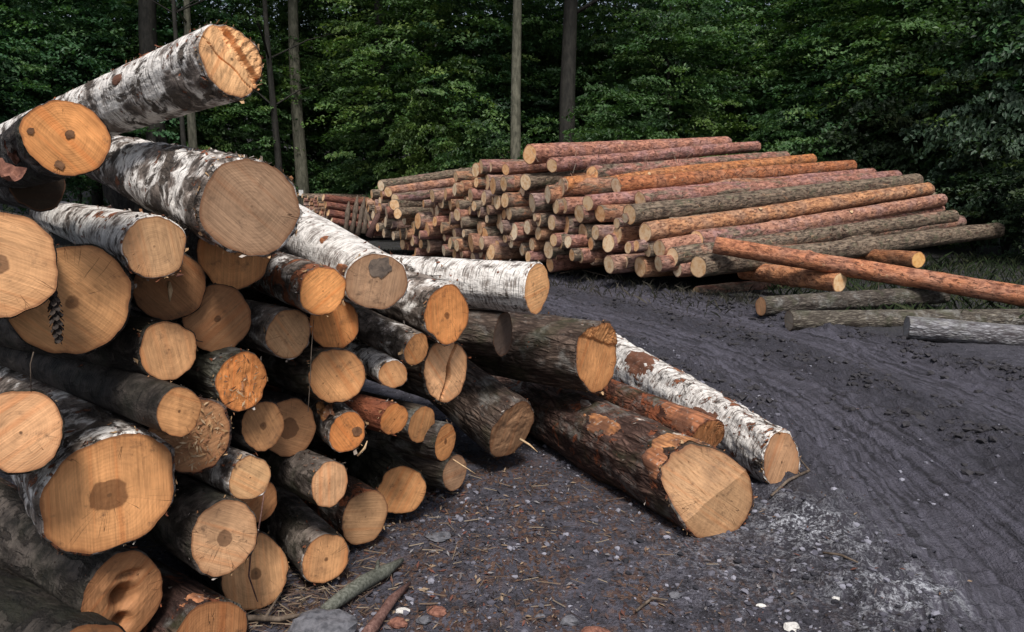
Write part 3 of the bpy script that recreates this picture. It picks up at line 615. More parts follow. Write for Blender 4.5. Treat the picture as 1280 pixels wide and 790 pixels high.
for i, (fx, fy, R, bx, by, dd, dep, fl, A, lab) in enumerate(LONG):
    D = dpile(fx) + dd; E, s = at(fx, fy, D); B, _ = at(bx, by, D + dep); fl = tuple(min(.8, c * k) for c, k in zip(fl, (1.08, 1.28, 1.45))); A = min(.97, A + .12)
    pine(E, (B - E), R / F * s, (B - E).length, 60.3 + i * 1.71, A, fl, None, 0, lab, FARG, .12, 4, random.uniform(-.022, .022), 32, 60, 1.0, {2: [(.28, 2.7, .03), (.12, 2.3, .025)], 4: [(.52, 2.75, .05), (.16, 2.5, .03)], 0: [(.4, 2.4, .025)], 6: [(.33, 2.2, .03)], 7: [(.6, 2.4, .03)]}.get(i, []))
# sawn ends (front centre px, half height) grouped by the part of the stack they sit in
Bz = [(505,175,38),(497,265,48),(548,248,45),(465,365,50),(520,380,42),(400,355,45),(433,300,42),(340,310,48),(278,365,28),(338,420,40),(368,415,45),(358,490,36),(465,470,44),(515,445,45),(545,500,42),(405,535,42),(300,548,55),(238,488,60),(205,535,48),(142,485,30),(90,515,38),(50,510,32),(10,505,38),(115,580,40),(155,575,45),(197,625,42),(250,585,32),(260,650,34),(220,705,32),(130,650,40),(165,665,30),(310,665,50),(425,605,26),(420,695,40),(465,645,42),(495,575,38),(510,660,44),(560,575,30),(495,720,35),(545,715,38),(345,365,30)]
Cz = [(75,120,48),(110,98,45),(170,100,34),(150,200,55),(190,220,58),(260,210,52),(323,205,52),(375,250,52),(80,200,34),(42,285,48),(8,320,35),(130,305,50),(180,325,38),(217,330,50),(268,318,52),(448,338,65),(550,280,62),(65,355,36),(38,385,32),(98,390,40),(158,383,32),(230,450,55),(262,410,36),(295,405,45),(348,412,45),(245,495,45),(102,505,48),(135,540,45),(160,553,48),(325,525,60),(305,590,45),(415,495,48),(465,430,28),(490,447,45),(575,465,52),(488,535,45),(268,570,28),(380,640,45),(445,610,42),(45,600,62),(115,600,45),(108,660,40),(175,660,55),(420,690,38),(555,645,60),(565,740,50),(150,690,35),(60,700,40),(150,440,28),(215,620,40)]
Dz = [(62,125,62),(25,255,48),(78,248,55),(178,300,62),(232,315,40),(315,300,58),(5,360,40),(95,378,60),(203,430,66),(285,425,52),(430,440,60),(370,495,62),(425,365,36),(10,475,45),(50,485,52),(105,485,42),(255,500,44),(500,525,42),(553,512,38),(628,540,48),(18,580,38),(130,575,42),(185,578,52),(263,592,48),(375,635,62),(475,622,45),(580,650,68),(700,632,55),(823,665,52),(480,330,34)]
Az = [(622,345,36),(702,350,36),(640,420,45),(690,455,38),(632,520,42),(598,545,40),(602,605,38),(660,560,40),(742,500,52),(735,575,48),(712,605,40),(720,670,38),(770,665,40),(800,690,38),(590,460,36),(655,480,36),(580,420,34),(690,400,30),(770,440,34),(670,620,36),(640,670,36),(600,660,34)]
ENDS = [(480 + x / 5.643, 190 + y / 5.643, h / 5.643) for x, y, h in Bz] + [(580 + x / 5.264, 190 + y / 5.264, h / 5.264) for x, y, h in Cz] + \
       [(690 + x / 5.267, 210 + y / 5.267, h / 5.267) for x, y, h in Dz] + [(370 + x / 6.58, 190 + y / 6.58, h / 6.58) for x, y, h in Az]
ZONES = [(482, 'of the far stack\'s low left tail'), (530, 'under the grey logs at the far stack\'s left'), (580, 'just left of the far stack\'s middle'),
         (625, 'straight above the crosswise birch log'), (668, 'above the tip of the crosswise birch'), (705, 'under the left end of the bright orange pine'),
         (750, 'below the red-brown knotted pine'), (800, 'left of the thick grey-green pine'), (900, 'under the tip of the leaning orange pine')]
for i, (px, py, h) in enumerate(ENDS):
    D = dpile(px) + .55 * (random.random() - .5); E, s = at(px, py, D)
    z = next(t_ for lim, t_ in ZONES if px < lim)
    tb = 195 + (345 - 195) * .5
    lo = 300 - (px - 480) * -.125; hi = 235 - (px - 480) * .17; f = (py - hi) / max(20, (lo - hi))
    row = 'upper' if f < .33 else 'middle' if f < .68 else 'bottom'
    lab = f'pine log end in the {row} rows {z}'
    dj = (PDIR + Vector((random.uniform(-.07, .07), random.uniform(-.07, .07), random.uniform(-.02, .03)))).normalized()
    pine(E, dj, h / F * s * 1.02, 4.6 + random.random(), 110.1 + i * .93, None, None, None, random.choice([0, 0, 0, .35, .5]), lab, f'pine ends, {row} rows {z}', .1, 0, 0, 20, 8)
# hidden fill of the same stack is not needed: the rows above overlap one another.
# leaning orange log, bearer logs and the logs on the ground at the right
def lay(fx, fy, R, D1, bx, by, D2, seed, A, fl, tone, lab, btype='p', L=None, taper=-.0, heart=0.0, bend=0, flakes=0, grp=None, bcol=None):
    E, s = at(fx, fy, D1); B, _ = at(bx, by, D2)
    if btype == 'p':
        return pine(E, B - E, R / F * s, (B - E).length, seed, A, fl, tone, heart, lab, grp, taper, 3, bend, 36, 50)
    r = make_log('timber_log', E, B - E, R / F * s, (B - E).length, btype, bcol, tone, heart, seed, nseg=40, nring=44, taper=taper, disp=.07, flakes=flakes, bend=bend, wob=.07)
    return tag(r, lab, 'log', grp)
lay(893,306,10.5,11.7,1330,379,9.9,201.3,.08,(.56,.23,.115),(.80,.56,.32),'slender orange log leaning out of the far stack down to the right edge', taper=-.05, bend=-.01)
lay(1050,353,13,10.9,930,338,12.6,203.7,.1,(.60,.27,.13),(.84,.60,.36),'short orange log under the leaning one with its pale end towards the track')
lay(1148,325,10.5,12.6,1040,318,14.3,205.1,.15,(.46,.2,.09),(.75,.45,.18),'orange log end poking out behind the leaning log at the right')
lay(951,383,12,10.0,1180,368,10.8,207.9,.9,(.5,.22,.1),(.62,.34,.18),'grey furrowed log on the ground with an orange butt, rear one by the track','r',bcol=(.19,.165,.14,.15))
lay(986,401,13,9.3,1330,398,9.7,209.3,.9,(.5,.22,.1),(.30,.25,.2),'long grey log beside the track with a stripped orange patch near its end','r',bcol=(.21,.185,.15,.2))
lay(1133,409,14.5,8.5,1330,426,8.2,211.3,.9,(.5,.22,.1),(.34,.33,.33),'pale bluish-grey weathered log nearest to the track at the right','r',bcol=(.40,.40,.43,.0))
lay(870,366,8,12.3,1000,352,13.2,213.3,.6,(.3,.15,.1),(.4,.3,.2),'dark bearer log lying in shadow beneath the far stack')
# third stack far at the left
PD3 = Vector((.90, .42, -.01))
k = 0
for rw in range(6):
    for cl in range(5):
        px = 379 + cl * 6.2 + random.uniform(-1.5, 1.5) + rw * .8; py = 246 + rw * 4.6 + cl * .5 + random.uniform(-1.2, 1.2)
        E, s = at(px, py, 24.2 - cl * .3); k += 1
        rowp = 'topmost' if rw < 2 else 'middle' if rw < 4 else 'lowest'
        pine(E, PD3, random.uniform(2.3, 3.2) / F * s, 3.4, 300.7 + k * 1.3, None, None, None, 0, f'tiny pale log end in the {rowp} rows of the distant stack by the tagged tree', f'{rowp} ends of the distant stack', .1, 0, 0, 12, 5)
for j, (a, b, c, d_, l_) in enumerate([(404,247,445,252,'uppermost'),(407,256,445,262,'second'),(410,266,445,273,'third'),(414,276,445,283,'lowest')]):
    E, s = at(a, b, 22.6); B, _ = at(c + 60, d_ + 8, 23.8)
    pine(E, B - E, 4.6 / F * s, (B - E).length, 350.7 + j * 1.9, .3, (.30, .12, .08), None, 0, f'{l_} of the four red-brown logs lying lengthwise in the distant stack', None, .05, 2, 0, 16, 12)

DV = []; DF = []; DC = []
for (px, py, D, sp, cnt) in [(830,197,14.6,.35,70),(905,222,14.8,.3,50),(1060,302,13.6,.25,40),(720,212,14.3,.3,40),(960,212,15.2,.4,50),(1040,288,13.9,.3,40),(700,192,14.5,.3,25)]:
    c0 = at(px, py, D)[0]
    for q in range(cnt):
        p = c0 + PDIR * RNG.normal() * sp * 1.6 + Vector((RNG.normal() * .05, RNG.normal() * .06, RNG.normal() * .05)); u = Vector(RNG.normal(size=3)); u.z *= .4; u = u.normalized() * RNG.uniform(.04, .16); w_ = u.cross(Vector((0, 0, 1))).normalized() * .006
        b = len(DV); DV += [tuple(p - u - w_), tuple(p - u + w_), tuple(p + u + w_ * .5), tuple(p + u - w_ * .5)]; DF.append((b, b + 1, b + 2, b + 3)); DC += [(*[(.16, .09, .065), (.28, .18, .13), (.09, .055, .045), (.22, .19, .15)][q % 4], 1)] * 4
tag(mesh('twig_litter', DV, DF, M_FLAKE, None, False, None, {'tone': np.array(DC)}), 'dry needles and twig scraps caught between the long logs of the far stack', 'litter', kind='stuff')
# leaning dead branches in front of the far stack's tail
def stick(name, pts, rad, mat, lab, cat, n=9, noise=.25, branches=(), group=None):
    base = Vector(pts[0]); P = [Vector(p) - base for p in pts]
    parts = [tubemesh(P, rad, n, noise, random.random() * 20)]
    for bp, br in branches: parts.append(tubemesh([Vector(q) - base for q in bp], br, 6, .2, random.random() * 9))
    V, Fc = joinm(parts)
    o = mesh(name, V, Fc, mat); o.location = base
    return tag(o, lab, cat, group)
def pp(px, py, d): return at(px, py, d)[0]
stick('dead_branch', [pp(461,296,19.0), pp(472,270,19.0), pp(480,250,19.05), pp(492,240,19.1)], [.09,.07,.055,.02], M_RTWIG, 'crooked red-brown dead branch leaning on the tail of the far stack', 'branch')
for j, (a, b, c, d_, l_) in enumerate([(432,292,436,252,'leftmost'),(440,292,447,244,'tallest'),(447,294,456,246,'third'),(455,292,459,256,'rightmost')]):
    stick('tree_stump', [pp(a,b,20.6), pp((a*2+c)/3,(b*2+d_)/3,20.65), pp((a+2*c)/3,(b+2*d_)/3,20.7), pp(c,d_,20.75)], [.09,.05,.07,.015], M_TWIG, f'{l_} of the upright splintered brown stubs between the two far stacks', 'stump', 10, .5)

# ------------------------------------------------------------------ ground
def road_x(y): return np.interp(y, [0, 3, 4.4, 6.4, 8, 10.5, 13, 16, 20, 30, 60], [2.2, 2.75, 2.95, 2.95, 2.75, 1.85, .55, -1.6, -5.2, -15, -45])
def road_s(x, y):
    dxdy = (road_x(y + .05) - road_x(y - .05)) / .1
    return (x - road_x(y)) / np.sqrt(1 + dxdy ** 2)
def height(x, y):
    s = road_s(x, y)
    near = sstep(16, 10, np.hypot(x, y))
    wd = np.exp(-np.clip(np.abs(s) - 1.2, 0, None) ** 2 / .25)
    h = .05 * fbm(x * .5, y * .5, 0 * x + .5, 3) * sstep(.8, 3, y)
    h = h + near * (.022 * fbm(x * 3.2, y * 3.2, 0 * x + 2.5, 3) + .011 * fbm(x * 16, y * 16, 0 * x + 7.5, 3))
    rut = np.exp(-((s - .75) / .26) ** 2) + np.exp(-((s + .75) / .26) ** 2)
    h = h - .07 * rut + .04 * np.exp(-((np.abs(s) - 1.35) / .22) ** 2) * (1 + 1.1 * pn(x * 3, y * 3, 0 * x)) + .03 * np.exp(-(s / .3) ** 2)
    clod = np.exp(-((np.abs(s) - 1.3) / .35) ** 2) + .6 * np.exp(-(s / .25) ** 2) + .35 * np.exp(-((s + .2) / .8) ** 2)
    h = h + clod * .11 * np.clip(fbm(x * 7, y * 7, 0 * x + 4, 4) - .02, -.06, 1)
    onroad = sstep(1.6, 1.1, np.abs(s))
    h = h + near * onroad * (.014 * pn(s * 15, y * .4, 0 * x + 3) + .010 * pn(s * 26, y * .9, 0 * x + 13) + .010 * fbm(s * 14, y * 9, 0 * x + 6, 3))
    sp = np.abs(s) - .75; lug = np.tanh(3 * np.sin(y * 46 + np.abs(sp) * 26)) * sstep(.30, .2, np.abs(sp))
    h = h + near * .009 * lug * sstep(-.05, .15, fbm(x * .9, y * .9, 0 * x + 21, 2))
    h = h + near * .005 * fbm(x * 36, y * 36, 0 * x + 17, 2)
    h = h + .35 * sstep(11, 24, y + .55 * x) + .02 * np.clip(y - 24, 0, 60) + 16 * sstep(47, 78, y)  # last term: added unseen slope that blocks low sky behind the forest
    return h
xs = np.concatenate([[-300, -150, -80, -45], np.linspace(-28, -4.2, 26), np.linspace(-4, -1.3, 56)[:-1], np.linspace(-1.3, 5.6, 330), np.linspace(5.75, 12, 40), np.linspace(13, 40, 18), [60, 100, 180, 300]])
ys = [-30, -10, -3, 0, .8, 1.4]; y = 1.7
while y < 60: ys.append(y); y += .0042 * y + .004 if y < 14 else .02 * y
ys = np.array(ys + [70, 100, 160, 300, 600])
GX, GY = np.meshgrid(xs, ys)
HZ = height(GX, GY); HZ[GY > 120] = 17.5
RS = road_s(GX, GY)
roadw = np.clip(sstep(1.75, 1.15, np.abs(RS) + .25 * fbm(GX * 1.3, GY * 1.3, 0 * GX, 3)), 0, 1)
def spot(px, py, r, k=1.0):
    g = on_ground(px, py); return k * np.exp(-(((GX - g.x) ** 2 + ((GY - g.y) * .75) ** 2) / r ** 2))
white = spot(1012,662,.15,1.4)+spot(985,640,.14,.45)+spot(1050,690,.2,.25)+spot(1120,745,.16,.8)+spot(1170,735,.14,.6)+spot(960,690,.35,.22)+spot(900,700,.3,.18)+spot(1060,640,.3,.2)+spot(1090,778,.12,.55)
white = white * (0.65 + .8 * np.clip(fbm(GX * 5, GY * 5, 0 * GX + 8, 3), -.5, 1))
litter = np.clip(spot(560,660,.75,1.0)+spot(480,720,.6,1.0)+spot(640,700,.8,.7)+spot(700,760,.7,.6)+spot(330,760,.6,.9)+spot(700,620,.5,.5), 0, 1)
green = np.clip(sstep(.9, 2.2, RS) * sstep(8.8, 11.5, GY + .3 * GX) + sstep(13, 20, GY), 0, 1) * (1 - roadw)
attr = dict(white=np.clip(white * 1.25, 0, 1).ravel(), litter=litter.ravel(), roadw=roadw.ravel(), wet=roadw.ravel(), green=green.ravel(), rs=np.stack([RS.ravel(), GY.ravel(), 0 * RS.ravel()], 1))
V = np.stack([GX.ravel(), GY.ravel(), HZ.ravel()], 1)
ny, nx = GX.shape; ii = np.arange(ny - 1)[:, None] * nx; jj = np.arange(nx - 1)[None]
Q = np.stack([ii + jj, ii + jj + 1, ii + nx + jj + 1, ii + nx + jj], -1).reshape(-1, 4)
isroad = (roadw.ravel()[Q].mean(1) > .45) & (V[Q].mean(1)[:, 1] < 60) & (V[Q].mean(1)[:, 1] > -5)
def sub(name, m, mat):
    q = Q[m]; u, inv = np.unique(q.ravel(), return_inverse=True)
    o = mesh(name, V[u], inv.reshape(-1, 4), mat, None, True, None, {k: a[u] for k, a in attr.items()}); tag(o, kind='structure'); return o
MG = mat_ground('forest_ground', False)
sub('ground', ~isroad, MG); sub('dirt_road', isroad, MG)
def gz(x, y): return float(height(np.array([x]), np.array([y]))[0])

# gravel and wood chips (uncountable)
def scatter_stones(name, n, gen, smin, smax, mat, flat=.7):
    ico_v = np.array([(0,0,1),(.89,0,.45),(.28,.85,.45),(-.72,.53,.45),(-.72,-.53,.45),(.28,-.85,.45),(.72,.53,-.45),(-.28,.85,-.45),(-.89,0,-.45),(-.28,-.85,-.45),(.72,-.53,-.45),(0,0,-1)])
    ico_f = np.array([(0,1,2),(0,2,3),(0,3,4),(0,4,5),(0,5,1),(1,6,2),(2,7,3),(3,8,4),(4,9,5),(5,10,1),(6,7,2),(7,8,3),(8,9,4),(9,10,5),(10,6,1),(11,7,6),(11,8,7),(11,9,8),(11,10,9),(11,6,10)])
    P = gen(n); n = len(P); sz = smin + (smax - smin) * RNG.random(n) ** 3
    rot = RNG.random(n) * 6.28; V = ico_v[None] * (1 + .35 * RNG.normal(size=(n, 12, 1)) * .6) * sz[:, None, None] * np.stack([1 + .5 * RNG.random(n), np.ones(n), np.full(n, flat)], 1)[:, None]
    c, s = np.cos(rot)[:, None], np.sin(rot)[:, None]
    X = V[..., 0] * c - V[..., 1] * s + P[:, 0:1]; Y = V[..., 0] * s + V[..., 1] * c + P[:, 1:2]; Z = V[..., 2] + (height(P[:, 0], P[:, 1]) + sz * .25)[:, None]
    Fc = (ico_f[None] + (np.arange(n) * 12)[:, None, None]).reshape(-1, 3)
    o = mesh(name, np.stack([X, Y, Z], -1).reshape(-1, 3), Fc, mat, None, False, None, {'shade': np.repeat(RNG.random(n), 12)})
    return o
def gen_gravel(n):
    P = np.stack([RNG.uniform(-1.0, 3.2, n), 1.9 + 6.5 * RNG.random(n) ** 1.6], 1)
    s = np.abs(road_s(P[:, 0], P[:, 1])); keep = RNG.random(n) < np.where(s < 1.1, .12, 1) * np.clip(.55 + 1.2 * fbm(P[:, 0] * 1.5, P[:, 1] * 1.5, 0 * P[:, 0] + 1, 2), .1, 1)
    return P[keep]
def gen_clods(n):
    y = 3.0 + 9.5 * RNG.random(n) ** 1.2; band = RNG.random(n); s_ = np.where(band < .45, RNG.normal(1.35, .22, n), np.where(band < .75, RNG.normal(-1.3, .22, n), RNG.normal(0, .22, n)))
    x = road_x(y) + s_ * 1.05; k = (fbm(x * 1.6, y * 1.6, 0 * x + 6, 2) > -.05) & ((s_ > -.7) | (y > 5.2)) & ((s_ > .6) | (y > 4.2)); return np.stack([x, y], 1)[k]
t = NT('mud_clod'); c_ = t.noise(t.objcoord(), 40, 4); t.bsdf(t.mix(c_, (.008, .0075, .009), (.06, .056, .064)), .75); M_CLOD = t.m
tag(scatter_stones('mud_clods', 9000, gen_clods, .004, .034, M_CLOD, .6), 'dark crumbly clods of mud thrown up along the wheel ruts', 'mud', kind='stuff')
t = NT('gravel_stone'); v = t.attr('shade'); t.bsdf(t.mix(t.step(v, .6, 1.0), t.mix(t.step(v, 0, .6), (.02, .02, .026), (.085, .083, .106)), (.27, .27, .32)), .8); M_GRAV = t.m
tag(scatter_stones('gravel', 22000, gen_gravel, .003, .016, M_GRAV), 'dark grey gravel and mud crumbs scattered beside the muddy track', 'gravel', kind='stuff')
def chips(name, n, gen, mat, l0, l1):
    P = gen(n); n = len(P); l = l0 + (l1 - l0) * RNG.random(n) ** 2.5; w = l * RNG.uniform(.15, .5, n); rot = RNG.random(n) * 6.28
    tilt = RNG.normal(size=n) * .35
    u = np.stack([np.cos(rot) * np.cos(tilt), np.sin(rot) * np.cos(tilt), np.sin(tilt)], 1) * l[:, None]
    v = np.stack([-np.sin(rot), np.cos(rot), RNG.normal(size=n) * .3], 1) * w[:, None]
    c = np.stack([P[:, 0], P[:, 1], height(P[:, 0], P[:, 1]) + .004 + np.abs(np.sin(tilt)) * l * .9], 1)
    nm = np.array([0, 0, 1.0]) * (l * .15)[:, None]
    V = np.stack([c - u, c - v * .8 + nm, c + u, c + v], 1).reshape(-1, 3)
    Fc = np.arange(n * 4).reshape(-1, 4)
    pal = np.array([(.14, .06, .045), (.20, .12, .08), (.08, .05, .042), (.34, .25, .17), (.06, .045, .045), (.16, .14, .14), (.19, .075, .055), (.04, .034, .034), (.28, .27, .28), (.10, .065, .06)])
    return mesh(name, V, Fc, mat, None, False, None, {'tone': np.repeat(np.concatenate([pal, np.ones((len(pal), 1))], 1)[RNG.integers(0, len(pal), n)], 4, 0)})
def gen_chips(n):
    a = int(n * .7); P = [np.stack([RNG.normal(-.35, .55, a), RNG.normal(3.3, .75, a)], 1), np.stack([RNG.uniform(-1, 2.6, n - a), RNG.uniform(2, 6, n - a)], 1)]
    P = np.concatenate(P); s = road_s(P[:, 0], P[:, 1]); keep = (P[:, 1] > 1.8) & ((s < -1.0) | (RNG.random(n) < .1)); return P[keep]
tag(chips('wood_chips', 7500, gen_chips, M_FLAKE, .003, .020), 'brown bark crumbs and wood chips littering the ground at the foot of the near pile', 'wood chips', kind='stuff')
def gen_needles(n):
    g_ = on_ground(365, 752); m_ = 420; P = np.concatenate([np.stack([RNG.normal(-.45, .5, n), RNG.normal(3.1, .6, n)], 1), np.stack([RNG.normal(g_.x, .16, m_), RNG.normal(g_.y, .16, m_)], 1)]); return P[(P[:, 1] > 1.8)]
def twiglets(name, n, gen):
    P = gen(n); n = len(P); l = RNG.uniform(.008, .05, n); rot = RNG.random(n) * 6.28; u = np.stack([np.cos(rot), np.sin(rot), RNG.normal(size=n) * .12], 1) * l[:, None]
    w = np.stack([-np.sin(rot), np.cos(rot), 0 * rot], 1) * RNG.uniform(.0008, .002, n)[:, None]
    c = np.stack([P[:, 0], P[:, 1], height(P[:, 0], P[:, 1]) + RNG.uniform(.003, .02, n)], 1); up = np.array([0, 0, .003])
    V = np.stack([c - u - w, c - u + w, c + u + w, c + u - w, c - u + up, c + u + up], 1).reshape(-1, 3)
    Fc = (np.array([(0, 1, 2, 3), (0, 3, 5, 4), (1, 4, 5, 2)])[None] + (np.arange(n) * 6)[:, None, None]).reshape(-1, 4)
    pal = np.array([(.12, .08, .06), (.22, .16, .11), (.06, .045, .04), (.15, .10, .08), (.32, .26, .19)])
    return mesh(name, V, Fc, M_FLAKE, None, False, None, {'tone': np.repeat(np.concatenate([pal, np.ones((len(pal), 1))], 1)[RNG.integers(0, len(pal), n)], 6, 0)})
tag(twiglets('twig_litter', 450, gen_needles), 'fine dry twigs and needles strewn along the foot of the near pile', 'litter', kind='stuff')

# individual sticks, stones and bark pieces
def gp(px, py, up=.015):
    g = on_ground(px, py, .02); g.z = gz(g.x, g.y) + up; return g
stick('fallen_branch', [gp(405,765,.03), gp(425,752,.04), gp(455,733,.045), gp(480,718,.04), gp(503,702,.03)], [.020,.026,.029,.026,.009], M_GTWIG, 'thick grey-green mossy stick lying on the litter', 'branch', 14, .22, [([gp(470,727,.05), gp(473,716,.075)], [.010,.007])])
stick('fallen_branch', [gp(456,795,.03), gp(466,782,.03), gp(478,771,.04), gp(490,752,.035), gp(512,728,.02)], [.020,.024,.018,.019,.007], M_RTWIG, 'dull red stick with a pointed tip beside the mossy one', 'branch', 9, .35)
stick('fallen_branch', [gp(250,775,.04), gp(300,772,.03), gp(350,774,.03), gp(380,768,.02)], [.012,.012,.010,.006], M_TWIG, 'thin brown branch lying along the foot of the pile', 'branch', 7, .3, [([gp(330,773,.03), gp(352,752,.05)], [.007,.003])])
stick('twig', [pp(330,618,2.62), pp(326,645,2.61), pp(322,668,2.6), pp(313,695,2.6), pp(311,720,2.62), pp(322,752,2.64)], [.002,.0025,.003,.003,.003,.002], M_RTWIG, 'thin bent twig hanging in front of the lower log ends', 'twig', 6, .2)
stick('twig', [pp(385,515,2.72), pp(388,470,2.76), pp(389,440,2.8), pp(392,400,2.84)], [.0014,.0016,.0016,.001], M_TWIG, 'hair-thin dark twig standing upright in the middle of the near pile', 'twig', 5, .2)
stick('twig', [pp(42,440,1.86), pp(38,455,1.86), pp(39,490,1.86)], [.0016,.0014,.001], M_TWIG, 'limp brown stem dangling below the fir cone', 'twig', 5, .2)
stick('splinter', [pp(211,353,2.53), pp(213,363,2.50), pp(212,377,2.50)], [.006,.007,.002], M_PALE, 'short pale splinter sticking out of the shaded brown log end', 'splinter', 6, .4)
stick('splinter', [pp(650,549,3.82), pp(662,556,3.78), pp(672,565,3.75)], [.007,.005,.001], M_PALE, 'pale wooden splinter poking from the lumpy grey log end', 'splinter', 6, .3)
stick('splinter', [pp(566,574,3.5), pp(580,583,3.48), pp(594,592,3.46)], [.003,.003,.001], M_PALE, 'thin pale straw lying across the greyish bottom log end', 'splinter', 5, .3)
stick('splinter', [pp(447,570,2.95), pp(456,560,2.95), pp(459,551,2.96)], [.004,.005,.002], M_PALE, 'small curled shred of wood above the green mossy log', 'splinter', 5, .4)
stick('fallen_branch', [gp(964,618,.02), gp(985,606,.03), gp(1011,600,.02)], [.006,.008,.007], M_TWIG, 'grey forked stick at the tip of the white birch log on the track', 'branch', 7, .3, [([gp(1011,600,.02), gp(998,590,.07)], [.006,.004])])
stick('fallen_branch', [gp(795,758,.015), gp(815,745,.02), gp(835,748,.02)], [.005,.006,.003], M_TWIG, 'short curved dark twig among the gravel', 'twig', 6, .3)
stick('fallen_branch', [gp(1028,700,.015), gp(1050,706,.02), gp(1072,712,.015)], [.005,.006,.003], M_TWIG, 'dark twig lying below the white mineral patch', 'twig', 6, .3)
stick('fallen_branch', [gp(1100,322+75,.03), gp(1096,375,.25)], [.008,.004], M_TWIG, 'little bare twig beside the logs on the ground', 'twig', 5, .3)
stick('fallen_branch', [gp(700,352,.05), gp(726,349,.10), gp(760,357,.05)], [.012,.012,.006], M_TWIG, 'thin dry branch lying before the foot of the far stack', 'branch', 6, .3)
def stone(px, py, rx, mat, lab, cat='stone', name='stone', flat=.55):
    g = gp(px, py, 0); _, s = at(px, py, g.y); r = rx / F * s
    n, m = 14, 9; V = []; Fc = []
    sd = random.random() * 50
    for a in range(m + 1):
        ph = math.pi * a / m
        for b in range(n):
            t_ = 2 * math.pi * b / n; x, y, z = math.sin(ph) * math.cos(t_), math.sin(ph) * math.sin(t_), math.cos(ph)
            k = 1 + .55 * float(fbm(np.array(x * 1.1 + sd), np.array(y * 1.1), np.array(z * 1.1), 3)); V.append((x * r * k * 1.15, y * r * k * .85, z * r * flat * k))
    for a in range(m):
        for b in range(n): Fc.append((a * n + b, (a + 1) * n + b, (a + 1) * n + (b + 1) % n, a * n + (b + 1) % n))
    o = mesh(name, V, Fc, mat, None, False); o.location = (g.x, g.y, g.z + r * flat * .5); return tag(o, lab, cat)
stone(398,792,40,M_STONE,'large dark grey rock in the litter at the bottom edge')
stone(990,780,9,M_WSTONE,'white pebble nearest the bottom edge on the gravel',flat=.5)
stone(844,739,7,M_STONE,'pale grey lump of stone in the gravel below the big red-brown log')
stone(952,750,5,M_WSTONE,'small flat white pebble right of the pale grey lump',flat=.4)
stone(1045,748,4.5,M_WSTONE,'small whitish pebble beside the white mineral streaks',flat=.5)
stone(713,764,10,M_STONE,'bluish grey stone lying left of a reddish lump')
stone(743,780,17,M_RSTONE,'reddish lump of bark beside the bluish grey stone','bark','bark_piece',.4)
stone(770,790,10,M_STONE,'blue-grey stone cut by the bottom edge')
stone(546,757,12,M_RSTONE,'brick-red curled bark piece right of the pointed red stick','bark','bark_piece',.4)
stone(497,772,10,M_RSTONE,'orange-red bark curl next to the pointed red stick','bark','bark_piece',.6)
stone(503,756,8,M_WSTONE,'whitish scrap of birch bark beside the red stick','bark','bark_piece',.3)
stone(550,668,14,M_STONE,'silvery scrap of bark on the litter before the pile foot','bark','bark_piece',.25)
stone(675,790-28,6,M_STONE,'light grey pebble in the gravel left of the bluish stone')
stone(530,770,8,M_STONE,'grey crumbled pebble under the brick-red bark curl')
def bark_scrap(px, py, d, r, lab):
    c = pp(px, py, d); n = 7; V = []; Fc = []
    for a in range(n):
        for b in range(n):
            u, v = a / (n - 1) - .5, b / (n - 1) - .5; k = float(pn(u * 5 + px, v * 5, 1.0)); V.append(((u * 1.6 + .2 * k) * r, (v + .3 * k) * r, (1.4 * v * v + .5 * k) * r))
    for a in range(n - 1):
        for b in range(n - 1): Fc.append((a * n + b, (a + 1) * n + b, (a + 1) * n + b + 1, a * n + b + 1))
    o = mesh('bark_piece', V, Fc, M_RSTONE, None, False); o.location = c; o.rotation_euler = (px * .3 % 1.2, .4, px % 6); tag(o, lab, 'bark')
bark_scrap(14, 196, 2.15, .05, 'orange-brown bark scrap on the left edge below the topmost white log')
bark_scrap(6, 218, 2.1, .05, 'dark red bark scrap at the left edge under the orange-brown one')
bark_scrap(225, 345, 2.26, .012, 'tiny red curl of bark on the rim of the small silvery birch end')
# fir cone
c0 = pp(66,360,1.99); c1 = pp(73,425,1.99); ax = (c1 - c0); Lc = ax.length
co = empty('fir_cone', frame(c0, ax)); tag(co, 'long dark fir cone stuck between two log ends at the left', 'cone')
V, Fc = tubemesh([(0,0,0),(0,0,Lc*.3),(0,0,Lc*.7),(0,0,Lc)], [.006,.010,.008,.002], 8); mesh('core', V, Fc, M_CONE, co)
V = []; Fc = []
for i in range(46):
    z = Lc * (i + 1) / 47; a = i * 2.4; r = .0135 * math.sin(math.pi * (.15 + .8 * i / 46)) + .003; u = Vector((math.cos(a), math.sin(a), 0)); v = Vector((-math.sin(a), math.cos(a), 0)); b = len(V)
    p = Vector((0, 0, z))
    V += [tuple(p + u * .004 - v * .006), tuple(p + u * .004 + v * .006), tuple(p + u * r + v * .007 + Vector((0, 0, .012))), tuple(p + u * (r + .002) + Vector((0, 0, .017))), tuple(p + u * r - v * .007 + Vector((0, 0, .012)))]
    Fc.append((b, b + 1, b + 2, b + 3, b + 4))
tag(mesh('scales', V, Fc, M_CONE, co, False), kind='stuff')

